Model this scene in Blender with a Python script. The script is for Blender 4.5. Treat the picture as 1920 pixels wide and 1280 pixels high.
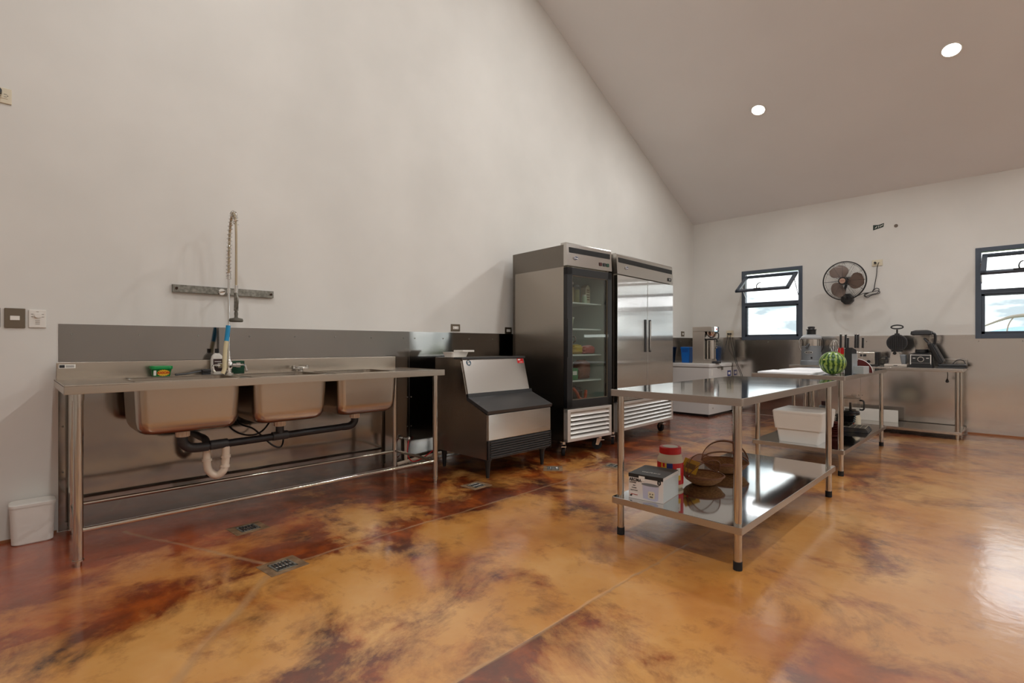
import bpy, bmesh, math, random
from mathutils import Vector, Matrix, Euler
random.seed(7)
PI = math.pi
for o in list(bpy.data.objects): bpy.data.objects.remove(o)
S = bpy.context.scene
COL = S.collection
CX = 3.994; YB = 8.485

# ---------------------------------------------------------------- camera
cd = bpy.data.cameras.new('camera'); cam = bpy.data.objects.new('camera', cd); COL.objects.link(cam)
cam.location = (CX, 0, 1.1); cam.rotation_euler = (PI/2, 0, math.radians(44.9))
cd.sensor_width = 36; cd.lens = 36*950/1920; cd.shift_y = 7/1920; cd.clip_start = .05; cd.clip_end = 2000
S.camera = cam
# ---------------------------------------------------------------- colour management
S.view_settings.view_transform = 'Standard'; S.view_settings.look = 'None'
S.view_settings.gamma = 1; S.view_settings.use_curve_mapping = False
S.view_settings.exposure = 0.0
# ---------------------------------------------------------------- world: bright broken cloud
W = bpy.data.worlds.new('sky'); S.world = W; W.use_nodes = True
nt = W.node_tree; nt.nodes.clear()
def nn(nt, t, **k):
    n = nt.nodes.new(t)
    for a, b in k.items():
        if a.startswith('i_'): n.inputs[a[2:].replace('_', ' ')].default_value = b
        else: setattr(n, a, b)
    return n
tc = nn(nt, 'ShaderNodeTexCoord'); mp = nn(nt, 'ShaderNodeMapping'); mp.inputs['Scale'].default_value = (1.6, 1.6, 6.5)
nt.links.new(tc.outputs['Generated'], mp.inputs['Vector'])
nz = nn(nt, 'ShaderNodeTexNoise', i_Scale=2.6, i_Detail=6., i_Roughness=.55)
nt.links.new(mp.outputs[0], nz.inputs['Vector'])
cr = nn(nt, 'ShaderNodeValToRGB')
cr.color_ramp.elements[0].position = .42; cr.color_ramp.elements[0].color = (.150, .175, .192, 1)
cr.color_ramp.elements[1].position = .64; cr.color_ramp.elements[1].color = (1, 1, 1, 1)
nt.links.new(nz.outputs['Fac'], cr.inputs['Fac'])
SKY_STRENGTH = 5.3
bg = nn(nt, 'ShaderNodeBackground', i_Strength=SKY_STRENGTH); out = nn(nt, 'ShaderNodeOutputWorld')
nt.links.new(cr.outputs[0], bg.inputs['Color']); nt.links.new(bg.outputs[0], out.inputs[0])
# ---------------------------------------------------------------- lamps: recessed downlights (positions on the sloping ceiling)
LAMP_W = 26; LAMP_COL = (.985, 1, 1)
RIDGE = 2.5; SLOPE = .4859
def ceil_z(y): return 3.191 + SLOPE*(YB - y) if y > RIDGE else 3.191 + SLOPE*(YB - RIDGE) - SLOPE*(RIDGE - y)
LIGHTS = [(x, y) for y in (6.70, 4.30, .30) for x in (1.69, 3.53, 5.37, 7.21)]

# ================================================================ materials
MATS = {}
def mat(name, col=(.8, .8, .8), rough=.5, metal=0., spec=.5, aniso=0., trans=0., emit=None, es=0., coat=0., alpha=1.):
    if name in MATS: return MATS[name]
    m = bpy.data.materials.new(name); m.use_nodes = True
    b = m.node_tree.nodes['Principled BSDF']
    b.inputs['Base Color'].default_value = (*col, 1); b.inputs['Roughness'].default_value = rough
    b.inputs['Metallic'].default_value = metal; b.inputs['Specular IOR Level'].default_value = spec
    b.inputs['Coat Weight'].default_value = coat
    if trans: b.inputs['Transmission Weight'].default_value = trans
    if emit: b.inputs['Emission Color'].default_value = (*emit, 1); b.inputs['Emission Strength'].default_value = es
    if alpha < 1: b.inputs['Alpha'].default_value = alpha
    MATS[name] = m; return m
def sr(r, g, b):
    f = lambda c: (c/255/12.92 if c/255 <= .04045 else ((c/255+.055)/1.055)**2.4)
    return (f(r), f(g), f(b))
def grain(m, scale=(1, 1, 1), nscale=30, amt=.1, bump=0., col=None, rr=None, dist=.01, detail=4):
    """noise variation on colour / roughness / bump in object coordinates"""
    nt = m.node_tree; b = nt.nodes['Principled BSDF']; L = nt.links.new
    tc = nn(nt, 'ShaderNodeTexCoord'); mp = nn(nt, 'ShaderNodeMapping'); mp.inputs['Scale'].default_value = scale
    L(tc.outputs['Object'], mp.inputs[0])
    nz = nn(nt, 'ShaderNodeTexNoise', i_Scale=float(nscale), i_Detail=float(detail)); L(mp.outputs[0], nz.inputs['Vector'])
    if col:
        r = nn(nt, 'ShaderNodeValToRGB'); r.color_ramp.elements[0].position = .3; r.color_ramp.elements[1].position = .7
        r.color_ramp.elements[0].color = (*col[0], 1); r.color_ramp.elements[1].color = (*col[1], 1)
        L(nz.outputs['Fac'], r.inputs[0]); L(r.outputs[0], b.inputs['Base Color'])
    if rr:
        q = nn(nt, 'ShaderNodeMapRange'); q.inputs[3].default_value = rr[0]; q.inputs[4].default_value = rr[1]
        L(nz.outputs['Fac'], q.inputs[0]); L(q.outputs[0], b.inputs['Roughness'])
    if bump:
        bn = nn(nt, 'ShaderNodeBump', i_Strength=bump, i_Distance=dist); L(nz.outputs['Fac'], bn.inputs['Height'])
        L(bn.outputs[0], b.inputs['Normal'])
    return m
def steel(name, col, rough, brush='z', wave=0., wdist=.02, aniso=0.):
    """stainless sheet: fine brush lines along one axis plus slow waviness of the sheet"""
    m = mat(name, col, rough, 1.)
    nt = m.node_tree; b = nt.nodes['Principled BSDF']; L = nt.links.new
    tc = nn(nt, 'ShaderNodeTexCoord'); last = None
    if wave:
        n2 = nn(nt, 'ShaderNodeTexNoise', i_Scale=1.7, i_Detail=1.5); L(tc.outputs['Object'], n2.inputs['Vector'])
        b2 = nn(nt, 'ShaderNodeBump', i_Strength=wave, i_Distance=wdist); L(n2.outputs['Fac'], b2.inputs['Height'])
        last = b2
    if last: L(last.outputs[0], b.inputs['Normal'])
    if aniso:
        # vertical brush lines: random tilt of the surface normal along the local x axis only
        sp = nn(nt, 'ShaderNodeSeparateXYZ'); L(tc.outputs['Object'], sp.inputs[0])
        wn = nn(nt, 'ShaderNodeTexWhiteNoise', noise_dimensions='2D')
        cb = nn(nt, 'ShaderNodeCombineXYZ'); 
        k1 = nn(nt, 'ShaderNodeMath', operation='MULTIPLY'); k1.inputs[1].default_value = 5000.; k2 = nn(nt, 'ShaderNodeMath', operation='MULTIPLY'); k2.inputs[1].default_value = 37.
        L(sp.outputs[0], k1.inputs[0]); L(sp.outputs[2], k2.inputs[0]); L(k1.outputs[0], cb.inputs[0]); L(k2.outputs[0], cb.inputs[1]); L(cb.outputs[0], wn.inputs['Vector'])
        sb = nn(nt, 'ShaderNodeMath', operation='MULTIPLY_ADD'); sb.inputs[1].default_value = 2*aniso; sb.inputs[2].default_value = -aniso; L(wn.outputs['Value'], sb.inputs[0])
        cv = nn(nt, 'ShaderNodeCombineXYZ'); L(sb.outputs[0], cv.inputs[0])
        vt = nn(nt, 'ShaderNodeVectorTransform', vector_type='VECTOR', convert_from='OBJECT', convert_to='WORLD'); L(cv.outputs[0], vt.inputs[0])
        ge = nn(nt, 'ShaderNodeNewGeometry'); ad = nn(nt, 'ShaderNodeVectorMath', operation='ADD'); L(ge.outputs['Normal'], ad.inputs[0]); L(vt.outputs[0], ad.inputs[1])
        nm = nn(nt, 'ShaderNodeVectorMath', operation='NORMALIZE'); L(ad.outputs[0], nm.inputs[0]); L(nm.outputs[0], b.inputs['Normal'])
    return m

M = {}
M['wall'] = grain(mat('plaster_white', sr(226, 216, 206), .75, spec=.25), (1, 1, 1), 1.3, col=(sr(214, 211, 205), sr(224, 221, 215)), bump=.12, dist=.01)
M['ceiling'] = grain(mat('ceiling_paint', sr(196, 184, 174), .8, spec=.2), (1, 1, 1), .8, col=(sr(226, 224, 222), sr(232, 230, 228)))
M['steel'] = steel('stainless_table', (.62, .59, .55), .2, 'y')
M['steel_top'] = steel('stainless_table_top', (.66, .66, .66), .07, 'y', wave=.10, wdist=.012)
M['steel_edge'] = steel('stainless_edge', (.46, .42, .38), .3, 'x')
M['brewer'] = mat('brushed_brewer', (.56, .50, .44), .45, .85)
M['tube'] = mat('stainless_tube', (.56, .51, .45), .10, 1.)
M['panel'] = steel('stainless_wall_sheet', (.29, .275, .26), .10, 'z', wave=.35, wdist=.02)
M['panel_back'] = steel('stainless_wall_sheet_pale', (.68, .65, .62), .14, 'z', wave=.3, wdist=.02)  # paler copy of the left wall's sheet steel, for the back wall
M['sink'] = steel('stainless_sink', (.50, .445, .38), .27, 'y')
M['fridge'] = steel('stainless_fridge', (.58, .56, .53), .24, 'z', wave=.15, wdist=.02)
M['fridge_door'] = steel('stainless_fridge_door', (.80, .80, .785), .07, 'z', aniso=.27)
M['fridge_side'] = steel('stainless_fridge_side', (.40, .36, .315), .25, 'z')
M['louvre'] = mat('louvre_metal', (.80, .77, .73), .36, .75)
M['chrome'] = mat('chrome', (.78, .78, .77), .08, 1.)
M['galv'] = grain(mat('galvanised', (.25, .24, .21), .55, .8), (1, 1, 1), 60, col=((.16, .155, .13), (.33, .32, .28)))
M['black'] = mat('black_plastic', (.012, .012, .013), .35)
M['blackmat'] = mat('black_matt', (.014, .014, .015), .7)
M['rubber'] = mat('rubber', (.012, .012, .013), .8)
M['dark'] = mat('dark_grey_plastic', (.035, .035, .037), .42)
M['lid'] = mat('charcoal_lid', (.035, .034, .034), .38)
M['frame'] = mat('window_aluminium', sr(74, 83, 95), .4, .1)
M['white'] = mat('white_plastic', sr(225, 220, 212), .4)
M['enamel'] = mat('white_enamel', sr(214, 210, 206), .3)
M['cream'] = mat('cream_plastic', sr(216, 205, 180), .45)
M['plate'] = mat('grey_plate', sr(112, 100, 84), .45, .3)
M['pvc'] = mat('white_pvc', sr(232, 215, 195), .4)
M['abs'] = mat('black_pipe', (.014, .014, .016), .4)
M['red'] = mat('red_plastic', sr(200, 22, 26), .35)
M['green'] = mat('green_plastic', sr(8, 110, 50), .35)
M['dgreen'] = grain(mat('green_scourer', sr(10, 60, 38), .85), (1, 1, 1), 200, col=(sr(6, 45, 28), sr(16, 72, 46)))
M['blue'] = mat('blue_plastic', sr(20, 104, 190), .35)
M['cyan'] = mat('cyan_tape', sr(20, 140, 190), .4)
M['yellow'] = mat('yellow_print', sr(226, 180, 50), .5)
M['navy'] = mat('navy_print', sr(28, 44, 120), .5)
M['wicker'] = grain(mat('wicker', sr(150, 105, 60), .75), (1, 1, 8), 60, col=(sr(105, 66, 32), sr(176, 128, 78)), bump=.4, dist=.003)
M['cane'] = mat('cane', sr(120, 76, 48), .6)
M['greybody'] = mat('grey_enamel', sr(124, 128, 132), .35, .2)
M['maroon'] = mat('maroon_board', sr(84, 22, 20), .45)
M['amber'] = mat('amber_blade', sr(122, 104, 94), .35, .1)
M['ink'] = mat('black_ink', (.015, .015, .015), .6)
M['paper'] = mat('paper_label', sr(232, 228, 220), .6)
M['board'] = mat('cutting_board', sr(238, 238, 240), .45)
M['brown'] = mat('brown_food', sr(120, 70, 45), .6)
M['interior'] = mat('fridge_liner', sr(190, 198, 190), .5)
M['shelf'] = mat('white_wire_shelf', sr(230, 235, 232), .4)
def clear(name, tint=(.95, .97, .96), refl=.07, rough=.02):
    m = bpy.data.materials.new(name); m.use_nodes = True; nt = m.node_tree; nt.nodes.clear()
    t = nn(nt, 'ShaderNodeBsdfTransparent'); t.inputs[0].default_value = (*tint, 1)
    g = nn(nt, 'ShaderNodeBsdfGlossy'); g.inputs['Roughness'].default_value = rough
    fr = nn(nt, 'ShaderNodeLayerWeight'); pw = nn(nt, 'ShaderNodeMath', operation='POWER'); pw.inputs[1].default_value = 5.
    ad = nn(nt, 'ShaderNodeMath', operation='MULTIPLY_ADD'); ad.inputs[1].default_value = 1-refl; ad.inputs[2].default_value = refl
    mx = nn(nt, 'ShaderNodeMixShader'); o = nn(nt, 'ShaderNodeOutputMaterial')
    nt.links.new(fr.outputs['Facing'], pw.inputs[0]); nt.links.new(pw.outputs[0], ad.inputs[0]); nt.links.new(ad.outputs[0], mx.inputs[0])
    nt.links.new(t.outputs[0], mx.inputs[1]); nt.links.new(g.outputs[0], mx.inputs[2]); nt.links.new(mx.outputs[0], o.inputs[0])
    return m
M['glass'] = clear('window_glass', refl=.04)
M['door_glass'] = clear('door_glass', (.80, .84, .82), .07)
M['jarglass'] = clear('clear_plastic', (.86, .86, .84), .06, .08)
def net_mat():
    m = bpy.data.materials.new('brown_net'); m.use_nodes = True; nt = m.node_tree; nt.nodes.clear()
    t = nn(nt, 'ShaderNodeBsdfTransparent'); d = nn(nt, 'ShaderNodeBsdfDiffuse'); d.inputs[0].default_value = (*sr(150, 100, 72), 1)
    mx = nn(nt, 'ShaderNodeMixShader'); mx.inputs[0].default_value = .38; o = nn(nt, 'ShaderNodeOutputMaterial')
    nt.links.new(t.outputs[0], mx.inputs[1]); nt.links.new(d.outputs[0], mx.inputs[2]); nt.links.new(mx.outputs[0], o.inputs[0])
    return m
M['net'] = net_mat()

def floor_mat():
    m = bpy.data.materials.new('acid_stained_concrete'); m.use_nodes = True; nt = m.node_tree; b = nt.nodes['Principled BSDF']; L = nt.links.new
    tc = nn(nt, 'ShaderNodeTexCoord')
    def noise(scale, det, rough=.6, off=(0, 0, 0), dist=0., sc=(1, 1, 1)):
        mp = nn(nt, 'ShaderNodeMapping'); mp.inputs['Location'].default_value = off; mp.inputs['Scale'].default_value = sc
        L(tc.outputs['Object'], mp.inputs[0])
        n = nn(nt, 'ShaderNodeTexNoise', i_Scale=scale, i_Detail=det, i_Roughness=rough, i_Distortion=dist); L(mp.outputs[0], n.inputs['Vector']); return n.outputs['Fac']
    def ramp(src, pts):
        r = nn(nt, 'ShaderNodeValToRGB'); e = r.color_ramp.elements
        e[0].position, e[0].color = pts[0][0], (*pts[0][1], 1); e[1].position, e[1].color = pts[-1][0], (*pts[-1][1], 1)
        for p, c in pts[1:-1]:
            k = e.new(p); k.color = (*c, 1)
        L(src, r.inputs[0]); return r.outputs[0]
    def mix(f, a, c, mode='MIX'):
        x = nn(nt, 'ShaderNodeMix', data_type='RGBA', blend_type=mode)
        (L(f, x.inputs[0]) if not isinstance(f, (int, float)) else setattr(x.inputs[0], 'default_value', f))
        L(a, x.inputs[6]); L(c, x.inputs[7]); return x.outputs[2]
    def math_(op, a, c=None, clamp=False):
        x = nn(nt, 'ShaderNodeMath', operation=op); x.use_clamp = clamp
        for i, v in enumerate((a, c)):
            if v is None: continue
            if isinstance(v, (int, float)): x.inputs[i].default_value = v
            else: L(v, x.inputs[i])
        return x.outputs[0]
    def rgb(c):
        x = nn(nt, 'ShaderNodeRGB'); x.outputs[0].default_value = (*c, 1); return x.outputs[0]
    base = ramp(noise(1.1, 5., .6, (3, 1, 0)), [(.3, sr(172, 100, 32)), (.46, sr(200, 136, 62)), (.72, sr(220, 170, 104))])
    # rust blotches: large field multiplied with a fine one
    sep = nn(nt, 'ShaderNodeSeparateXYZ'); L(tc.outputs['Object'], sep.inputs[0]); X, Y = sep.outputs[0], sep.outputs[1]
    big = noise(1.5, 8., .68, (7.3, 2.2, 0), .5)
    # more stain near the left wall and in the far right field
    nearwall = math_('MULTIPLY', math_('SUBTRACT', 1.5, X), .10)
    nearwall = math_('MAXIMUM', nearwall, -.02)
    far = math_('MULTIPLY', math_('MAXIMUM', math_('SUBTRACT', Y, 4.6), 0), .045)
    halo = math_('MULTIPLY', math_('SUBTRACT', 1, math_('MULTIPLY', math_('ABSOLUTE', math_('SUBTRACT', X, 1.38)), 4.5), True), .075)
    fld = math_('ADD', math_('ADD', math_('ADD', big, nearwall), halo), math_('MINIMUM', far, .10))
    zone = math_('MULTIPLY', math_('MULTIPLY', math_('GREATER_THAN', X, 2.70), math_('SUBTRACT', 1, math_('MULTIPLY', math_('SUBTRACT', X, 2.7), 1.6), True)), math_('MULTIPLY', math_('SUBTRACT', 2.3, Y), 1., True))
    fld = math_('ADD', fld, math_('MULTIPLY', zone, .17))
    fld = math_('ADD', fld, math_('MULTIPLY', math_('LESS_THAN', X, 1.40), .035))
    fld = math_('ADD', fld, math_('MULTIPLY', math_('SUBTRACT', noise(4.5, 6., .7, (5, 0, 2), .8), .5), .28))
    msk = ramp(fld, [(.465, (0, 0, 0)), (.53, (.38, .38, .38)), (.61, (1, 1, 1))])
    rust = ramp(noise(3.2, 6., .65, (1, 5, 0), .4), [(.32, sr(50, 17, 4)), (.5, sr(112, 44, 8)), (.68, sr(174, 84, 18))])
    c = mix(msk, base, rust)
    sp = ramp(noise(5.5, 8., .7, (11, 3, 0)), [(.55, (0, 0, 0)), (.66, (1, 1, 1))])
    sf = math_('MULTIPLY', sp, .55)
    c = mix(sf, c, rgb(sr(132, 74, 28)))
    # purple brown tone in the far field
    fr = math_('MULTIPLY', math_('MULTIPLY', math_('SUBTRACT', Y, 4.0), .22, True), .45)
    c = mix(fr, c, rgb(sr(112, 66, 50)))
    # orange/red tone by the left wall near the camera
    q = math_('MULTIPLY', math_('MULTIPLY', math_('SUBTRACT', 1.5, X), 1.2, True), math_('MULTIPLY', math_('SUBTRACT', 1.6, Y), 1., True))
    c = mix(math_('MULTIPLY', q, .45), c, rgb(sr(186, 74, 24)))
    rz_ = math_('MULTIPLY', math_('MULTIPLY', math_('SUBTRACT', X, 2.9), .8, True), .5)
    c = mix(rz_, c, rgb(sr(150, 104, 70)))
    # saw cuts and filled joints
    wob = math_('MULTIPLY', math_('SUBTRACT', noise(2.5, 3.), .5), .06)
    def joint(x0, y0, x1, y1, w):
        dx, dy = x1-x0, y1-y0; ln = math.hypot(dx, dy); ux, uy = dx/ln, dy/ln
        a = math_('ADD', math_('MULTIPLY', math_('SUBTRACT', X, x0), ux), math_('MULTIPLY', math_('SUBTRACT', Y, y0), uy))
        d = math_('ADD', math_('SUBTRACT', math_('MULTIPLY', math_('SUBTRACT', X, x0), uy), math_('MULTIPLY', math_('SUBTRACT', Y, y0), ux)), wob)
        d = math_('ABSOLUTE', d)
        inside = math_('MULTIPLY', math_('GREATER_THAN', a, 0), math_('LESS_THAN', a, ln))
        k = math_('SUBTRACT', 1, math_('DIVIDE', d, w), True)
        return math_('MULTIPLY', k, inside)
    js = [joint(1.40, 1.08, 1.40, 8.4, .014), joint(1.45, .90, 2.45, .05, .03), joint(2.70, -3, 2.70, 3.2, .012), joint(.25, .5, 1.34, .94, .018), joint(2.7, 3.2, 2.7, 8.4, .010), joint(5.2, -3, 5.2, 8.4, .012)]
    j = js[0]
    for k in js[1:]: j = math_('MAXIMUM', j, k)
    jn = math_('MULTIPLY', math_('MULTIPLY', j, 1.4, True), math_('MULTIPLY', math_('ADD', noise(5., 6., .7), .05), .85))
    c = mix(jn, c, rgb(sr(176, 138, 98)))
    # pale scuffs
    sc_ = ramp(noise(26., 6., .75, (2, 9, 0), 1.2), [(.66, (0, 0, 0)), (.72, (1, 1, 1))])
    c = mix(math_('MULTIPLY', sc_, .10), c, rgb(sr(200, 170, 140)))
    L(c, b.inputs['Base Color'])
    rg = nn(nt, 'ShaderNodeMapRange'); rg.inputs[1].default_value = .3; rg.inputs[2].default_value = .7; rg.inputs[3].default_value = .28; rg.inputs[4].default_value = .48
    L(noise(6., 6., .7, (4, 4, 0)), rg.inputs[0]); L(rg.outputs[0], b.inputs['Roughness'])
    b.inputs['IOR'].default_value = 1.5; b.inputs['Specular IOR Level'].default_value = .45
    b.inputs['Coat Weight'].default_value = 1.; b.inputs['Coat IOR'].default_value = 1.78; b.inputs['Coat Roughness'].default_value = .16
    bn = nn(nt, 'ShaderNodeBump', i_Strength=.12, i_Distance=.012); L(noise(9., 3., .5, (0, 0, 0), .3), bn.inputs['Height'])
    b3 = nn(nt, 'ShaderNodeBump', i_Strength=.10, i_Distance=.003); L(noise(30., 5., .75, (3, 3, 0), .6, (1, .35, 1)), b3.inputs['Height']); L(bn.outputs[0], b3.inputs['Normal'])
    b2 = nn(nt, 'ShaderNodeBump', i_Strength=.25, i_Distance=.004); b2.invert = True; L(j, b2.inputs['Height']); L(b3.outputs[0], b2.inputs['Normal'])
    L(b2.outputs[0], b.inputs['Normal']); L(b2.outputs[0], b.inputs['Coat Normal'])
    return m
M['floor'] = floor_mat()

# ================================================================ mesh helpers
def NB(): return bmesh.new()
def bx(b, x0, x1, y0, y1, z0, z1, bev=0., seg=2, mtx=None):
    r = bmesh.ops.create_cube(b, size=1); vs = r['verts']
    bmesh.ops.scale(b, vec=(x1-x0, y1-y0, z1-z0), verts=vs)
    bmesh.ops.translate(b, vec=((x0+x1)/2, (y0+y1)/2, (z0+z1)/2), verts=vs)
    if bev:
        es = list({e for v in vs for e in v.link_edges})
        rr = bmesh.ops.bevel(b, geom=es, offset=bev, segments=seg, affect='EDGES', profile=.5, clamp_overlap=True)
        vs = list({v for f in rr['faces'] for v in f.verts} | {v for v in vs if v.is_valid})
    if mtx is not None: bmesh.ops.transform(b, matrix=mtx, verts=vs)
    return b
def cyl(b, p0, p1, r0, r1=None, n=20, cap=True):
    r1 = r0 if r1 is None else r1
    p0, p1 = Vector(p0), Vector(p1); d = p1-p0
    q = d.to_track_quat('Z', 'Y').to_matrix().to_4x4()
    bmesh.ops.create_cone(b, cap_ends=cap, segments=n, radius1=r0, radius2=r1, depth=d.length, matrix=Matrix.Translation((p0+p1)/2) @ q)
    return b
def sph(b, c, r, sc=(1, 1, 1), n=20):
    m = Matrix.Translation(c) @ Matrix.Diagonal((*sc, 1))
    bmesh.ops.create_uvsphere(b, u_segments=n, v_segments=n//2, radius=r, matrix=m); return b
def lathe(b, prof, c=(0, 0, 0), n=28, mtx=None, sc=(1, 1)):
    rings = []
    for r, z in prof:
        rings.append([b.verts.new((c[0]+sc[0]*r*math.cos(2*PI*i/n), c[1]+sc[1]*r*math.sin(2*PI*i/n), c[2]+z)) for i in range(n)])
    for a, d in zip(rings, rings[1:]):
        for i in range(n): b.faces.new((a[i], a[(i+1) % n], d[(i+1) % n], d[i]))
    if prof[0][0] > 1e-5: b.faces.new(rings[0][::-1])
    if prof[-1][0] > 1e-5: b.faces.new(rings[-1])
    if mtx is not None: bmesh.ops.transform(b, matrix=mtx, verts=[v for r in rings for v in r])
    return b
def smoothpath(pts, k=6):
    P_ = [Vector(p) for p in pts]
    if len(P_) < 3: return P_
    o = []
    for i in range(len(P_)-1):
        a = P_[max(i-1, 0)]; p = P_[i]; q = P_[i+1]; d = P_[min(i+2, len(P_)-1)]
        for j in range(k):
            t = j/k
            o.append(.5*((2*p)+(-a+q)*t+(2*a-5*p+4*q-d)*t*t+(-a+3*p-3*q+d)*t**3))
    o.append(P_[-1]); return o
def tube(b, pts, r, n=8, smooth=6, closed=False):
    P_ = smoothpath(pts, smooth) if smooth else [Vector(p) for p in pts]
    rings = []; up = None
    for i, p in enumerate(P_):
        t = (P_[min(i+1, len(P_)-1)]-P_[max(i-1, 0)]).normalized()
        if up is None:
            up = Vector((0, 0, 1)) if abs(t.z) < .9 else Vector((1, 0, 0))
        u = (up - t*up.dot(t))
        if u.length < 1e-6: u = t.orthogonal()
        u.normalize(); up = u; v = t.cross(u)
        rr = r(i/(len(P_)-1)) if callable(r) else r
        rings.append([b.verts.new(p+rr*(math.cos(2*PI*k/n)*u+math.sin(2*PI*k/n)*v)) for k in range(n)])
    for a, d in zip(rings, rings[1:]):
        for k in range(n): b.faces.new((a[k], a[(k+1) % n], d[(k+1) % n], d[k]))
    b.faces.new(rings[0][::-1]); b.faces.new(rings[-1]); return b
def prism(b, poly, h, mtx=None):
    """poly in XY, extruded 0..h in Z, then transformed"""
    a = [b.verts.new((x, y, 0)) for x, y in poly]; d = [b.verts.new((x, y, h)) for x, y in poly]; n = len(poly)
    b.faces.new(a[::-1]); b.faces.new(d)
    for i in range(n): b.faces.new((a[i], a[(i+1) % n], d[(i+1) % n], d[i]))
    if mtx is not None: bmesh.ops.transform(b, matrix=mtx, verts=a+d)
    return b
def rrect(x0, x1, y0, y1, r, k=5):
    o = []
    for cx, cy, a0 in ((x1-r, y1-r, 0), (x0+r, y1-r, PI/2), (x0+r, y0+r, PI), (x1-r, y0+r, 1.5*PI)):
        for i in range(k+1):
            a = a0+i*PI/2/k; o.append((cx+r*math.cos(a), cy+r*math.sin(a)))
    return o
def loft(b, loops, cap0=False, cap1=False):
    R_ = [[b.verts.new(p) for p in lp] for lp in loops]; n = len(R_[0])
    for a, d in zip(R_, R_[1:]):
        for i in range(n): b.faces.new((a[i], a[(i+1) % n], d[(i+1) % n], d[i]))
    if cap0: b.faces.new(R_[0][::-1])
    if cap1: b.faces.new(R_[-1])
    return b
XZ = lambda y: Matrix(((1, 0, 0, 0), (0, 0, -1, y), (0, 1, 0, 0), (0, 0, 0, 1)))   # XY poly -> XZ plane, extrude towards -Y from y
YZ = lambda x: Matrix(((0, 0, 1, x), (1, 0, 0, 0), (0, 1, 0, 0), (0, 0, 0, 1)))    # XY poly -> YZ plane, extrude towards +X from x

# ================================================================ object helpers
ORIG = {}
def finish(name, b, m, smooth):
    bmesh.ops.recalc_face_normals(b, faces=b.faces)
    me = bpy.data.meshes.new(name); b.to_mesh(me); b.free()
    me.materials.append(M[m] if isinstance(m, str) else m)
    if smooth:
        for p in me.polygons: p.use_smooth = True
        try: me.set_sharp_from_angle(angle=math.radians(35))
        except Exception: pass
    return me
def T(name, label, cat, loc=(0, 0, 0), rz=0., group=None, world=False):
    o = bpy.data.objects.new(name, None); COL.objects.link(o); o.empty_display_size = .05
    o.location = loc; o.rotation_euler = (0, 0, rz); o['label'] = label; o['category'] = cat
    if group: o['group'] = group
    if world: ORIG[o.name] = Vector(loc)
    return o
def root(o):
    while o.parent: o = o.parent
    return o
def P(name, b, m, parent, label=None, smooth=True):
    off = ORIG.get(root(parent).name)
    if off is not None: bmesh.ops.translate(b, vec=-off, verts=b.verts)
    o = bpy.data.objects.new(name, finish(name, b, m, smooth)); COL.objects.link(o); o.parent = parent
    if smooth: o.modifiers.new('weighted', 'WEIGHTED_NORMAL').keep_sharp = True
    if label: o['label'] = label
    return o
def ONE(name, b, m, label, cat, loc=(0, 0, 0), rz=0., group=None, smooth=True):
    """a thing that is one mesh; mesh in local coordinates"""
    o = bpy.data.objects.new(name, finish(name, b, m, smooth)); COL.objects.link(o)
    o.location = loc; o.rotation_euler = (0, 0, rz); o['label'] = label; o['category'] = cat
    if group: o['group'] = group
    return o
def ST(name, b, m, parent=None, smooth=False):
    o = bpy.data.objects.new(name, finish(name, b, m, smooth)); COL.objects.link(o)
    if parent: o.parent = parent
    else: o['kind'] = 'structure'
    return o
def dup(src, loc, rz, label, group=None):
    r = src.copy(); COL.objects.link(r); r.location = loc; r.rotation_euler = (0, 0, rz); r['label'] = label
    if group: r['group'] = group
    for ch in list(src.children):
        c = ch.copy(); COL.objects.link(c); c.parent = r
        for g in ch.children:
            d = g.copy(); COL.objects.link(d); d.parent = c
    return r
def text(s, size, m, parent, mtx, name='lettering', ext=.0006, xs=1., bold=0.):
    """flat lettering: text in XY plane centred, placed by mtx"""
    c = bpy.data.curves.new('t', 'FONT'); c.body = s; c.size = size; c.align_x = 'CENTER'; c.align_y = 'CENTER'; c.extrude = ext; c.offset = bold; c.resolution_u = 3
    o = bpy.data.objects.new('t', c); COL.objects.link(o)
    dg = bpy.context.evaluated_depsgraph_get(); me = bpy.data.meshes.new_from_object(o.evaluated_get(dg))
    bpy.data.objects.remove(o); bpy.data.curves.remove(c)
    me.transform(mtx @ Matrix.Diagonal((xs, 1, 1, 1)))
    off = ORIG.get(root(parent).name)
    if off is not None: me.transform(Matrix.Translation(-off))
    me.materials.clear(); me.materials.append(M[m]); me.name = name
    q = bpy.data.objects.new(name, me); COL.objects.link(q); q.parent = parent; return q
def face_px(x, y, z): return Matrix(((0, 0, 1, x), (1, 0, 0, y), (0, 1, 0, z), (0, 0, 0, 1)))      # text facing +X
def face_my(x, y, z): return Matrix(((1, 0, 0, x), (0, 0, -1, y), (0, 1, 0, z), (0, 0, 0, 1)))      # text facing -Y
def face_up(x, y, z, a=0): return Matrix.Translation((x, y, z)) @ Matrix.Rotation(a, 4, 'Z')

# ================================================================ SETTING
ST('floor', bx(NB(), -.15, 9.15, -3.65, YB+.15, -.12, 0), 'floor')
# ground outside
ST('ground_outside', bx(NB(), -400, 500, YB+.3, 600, -1.4, -1.2), mat('grass_field', sr(110, 130, 80), .9))
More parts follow.
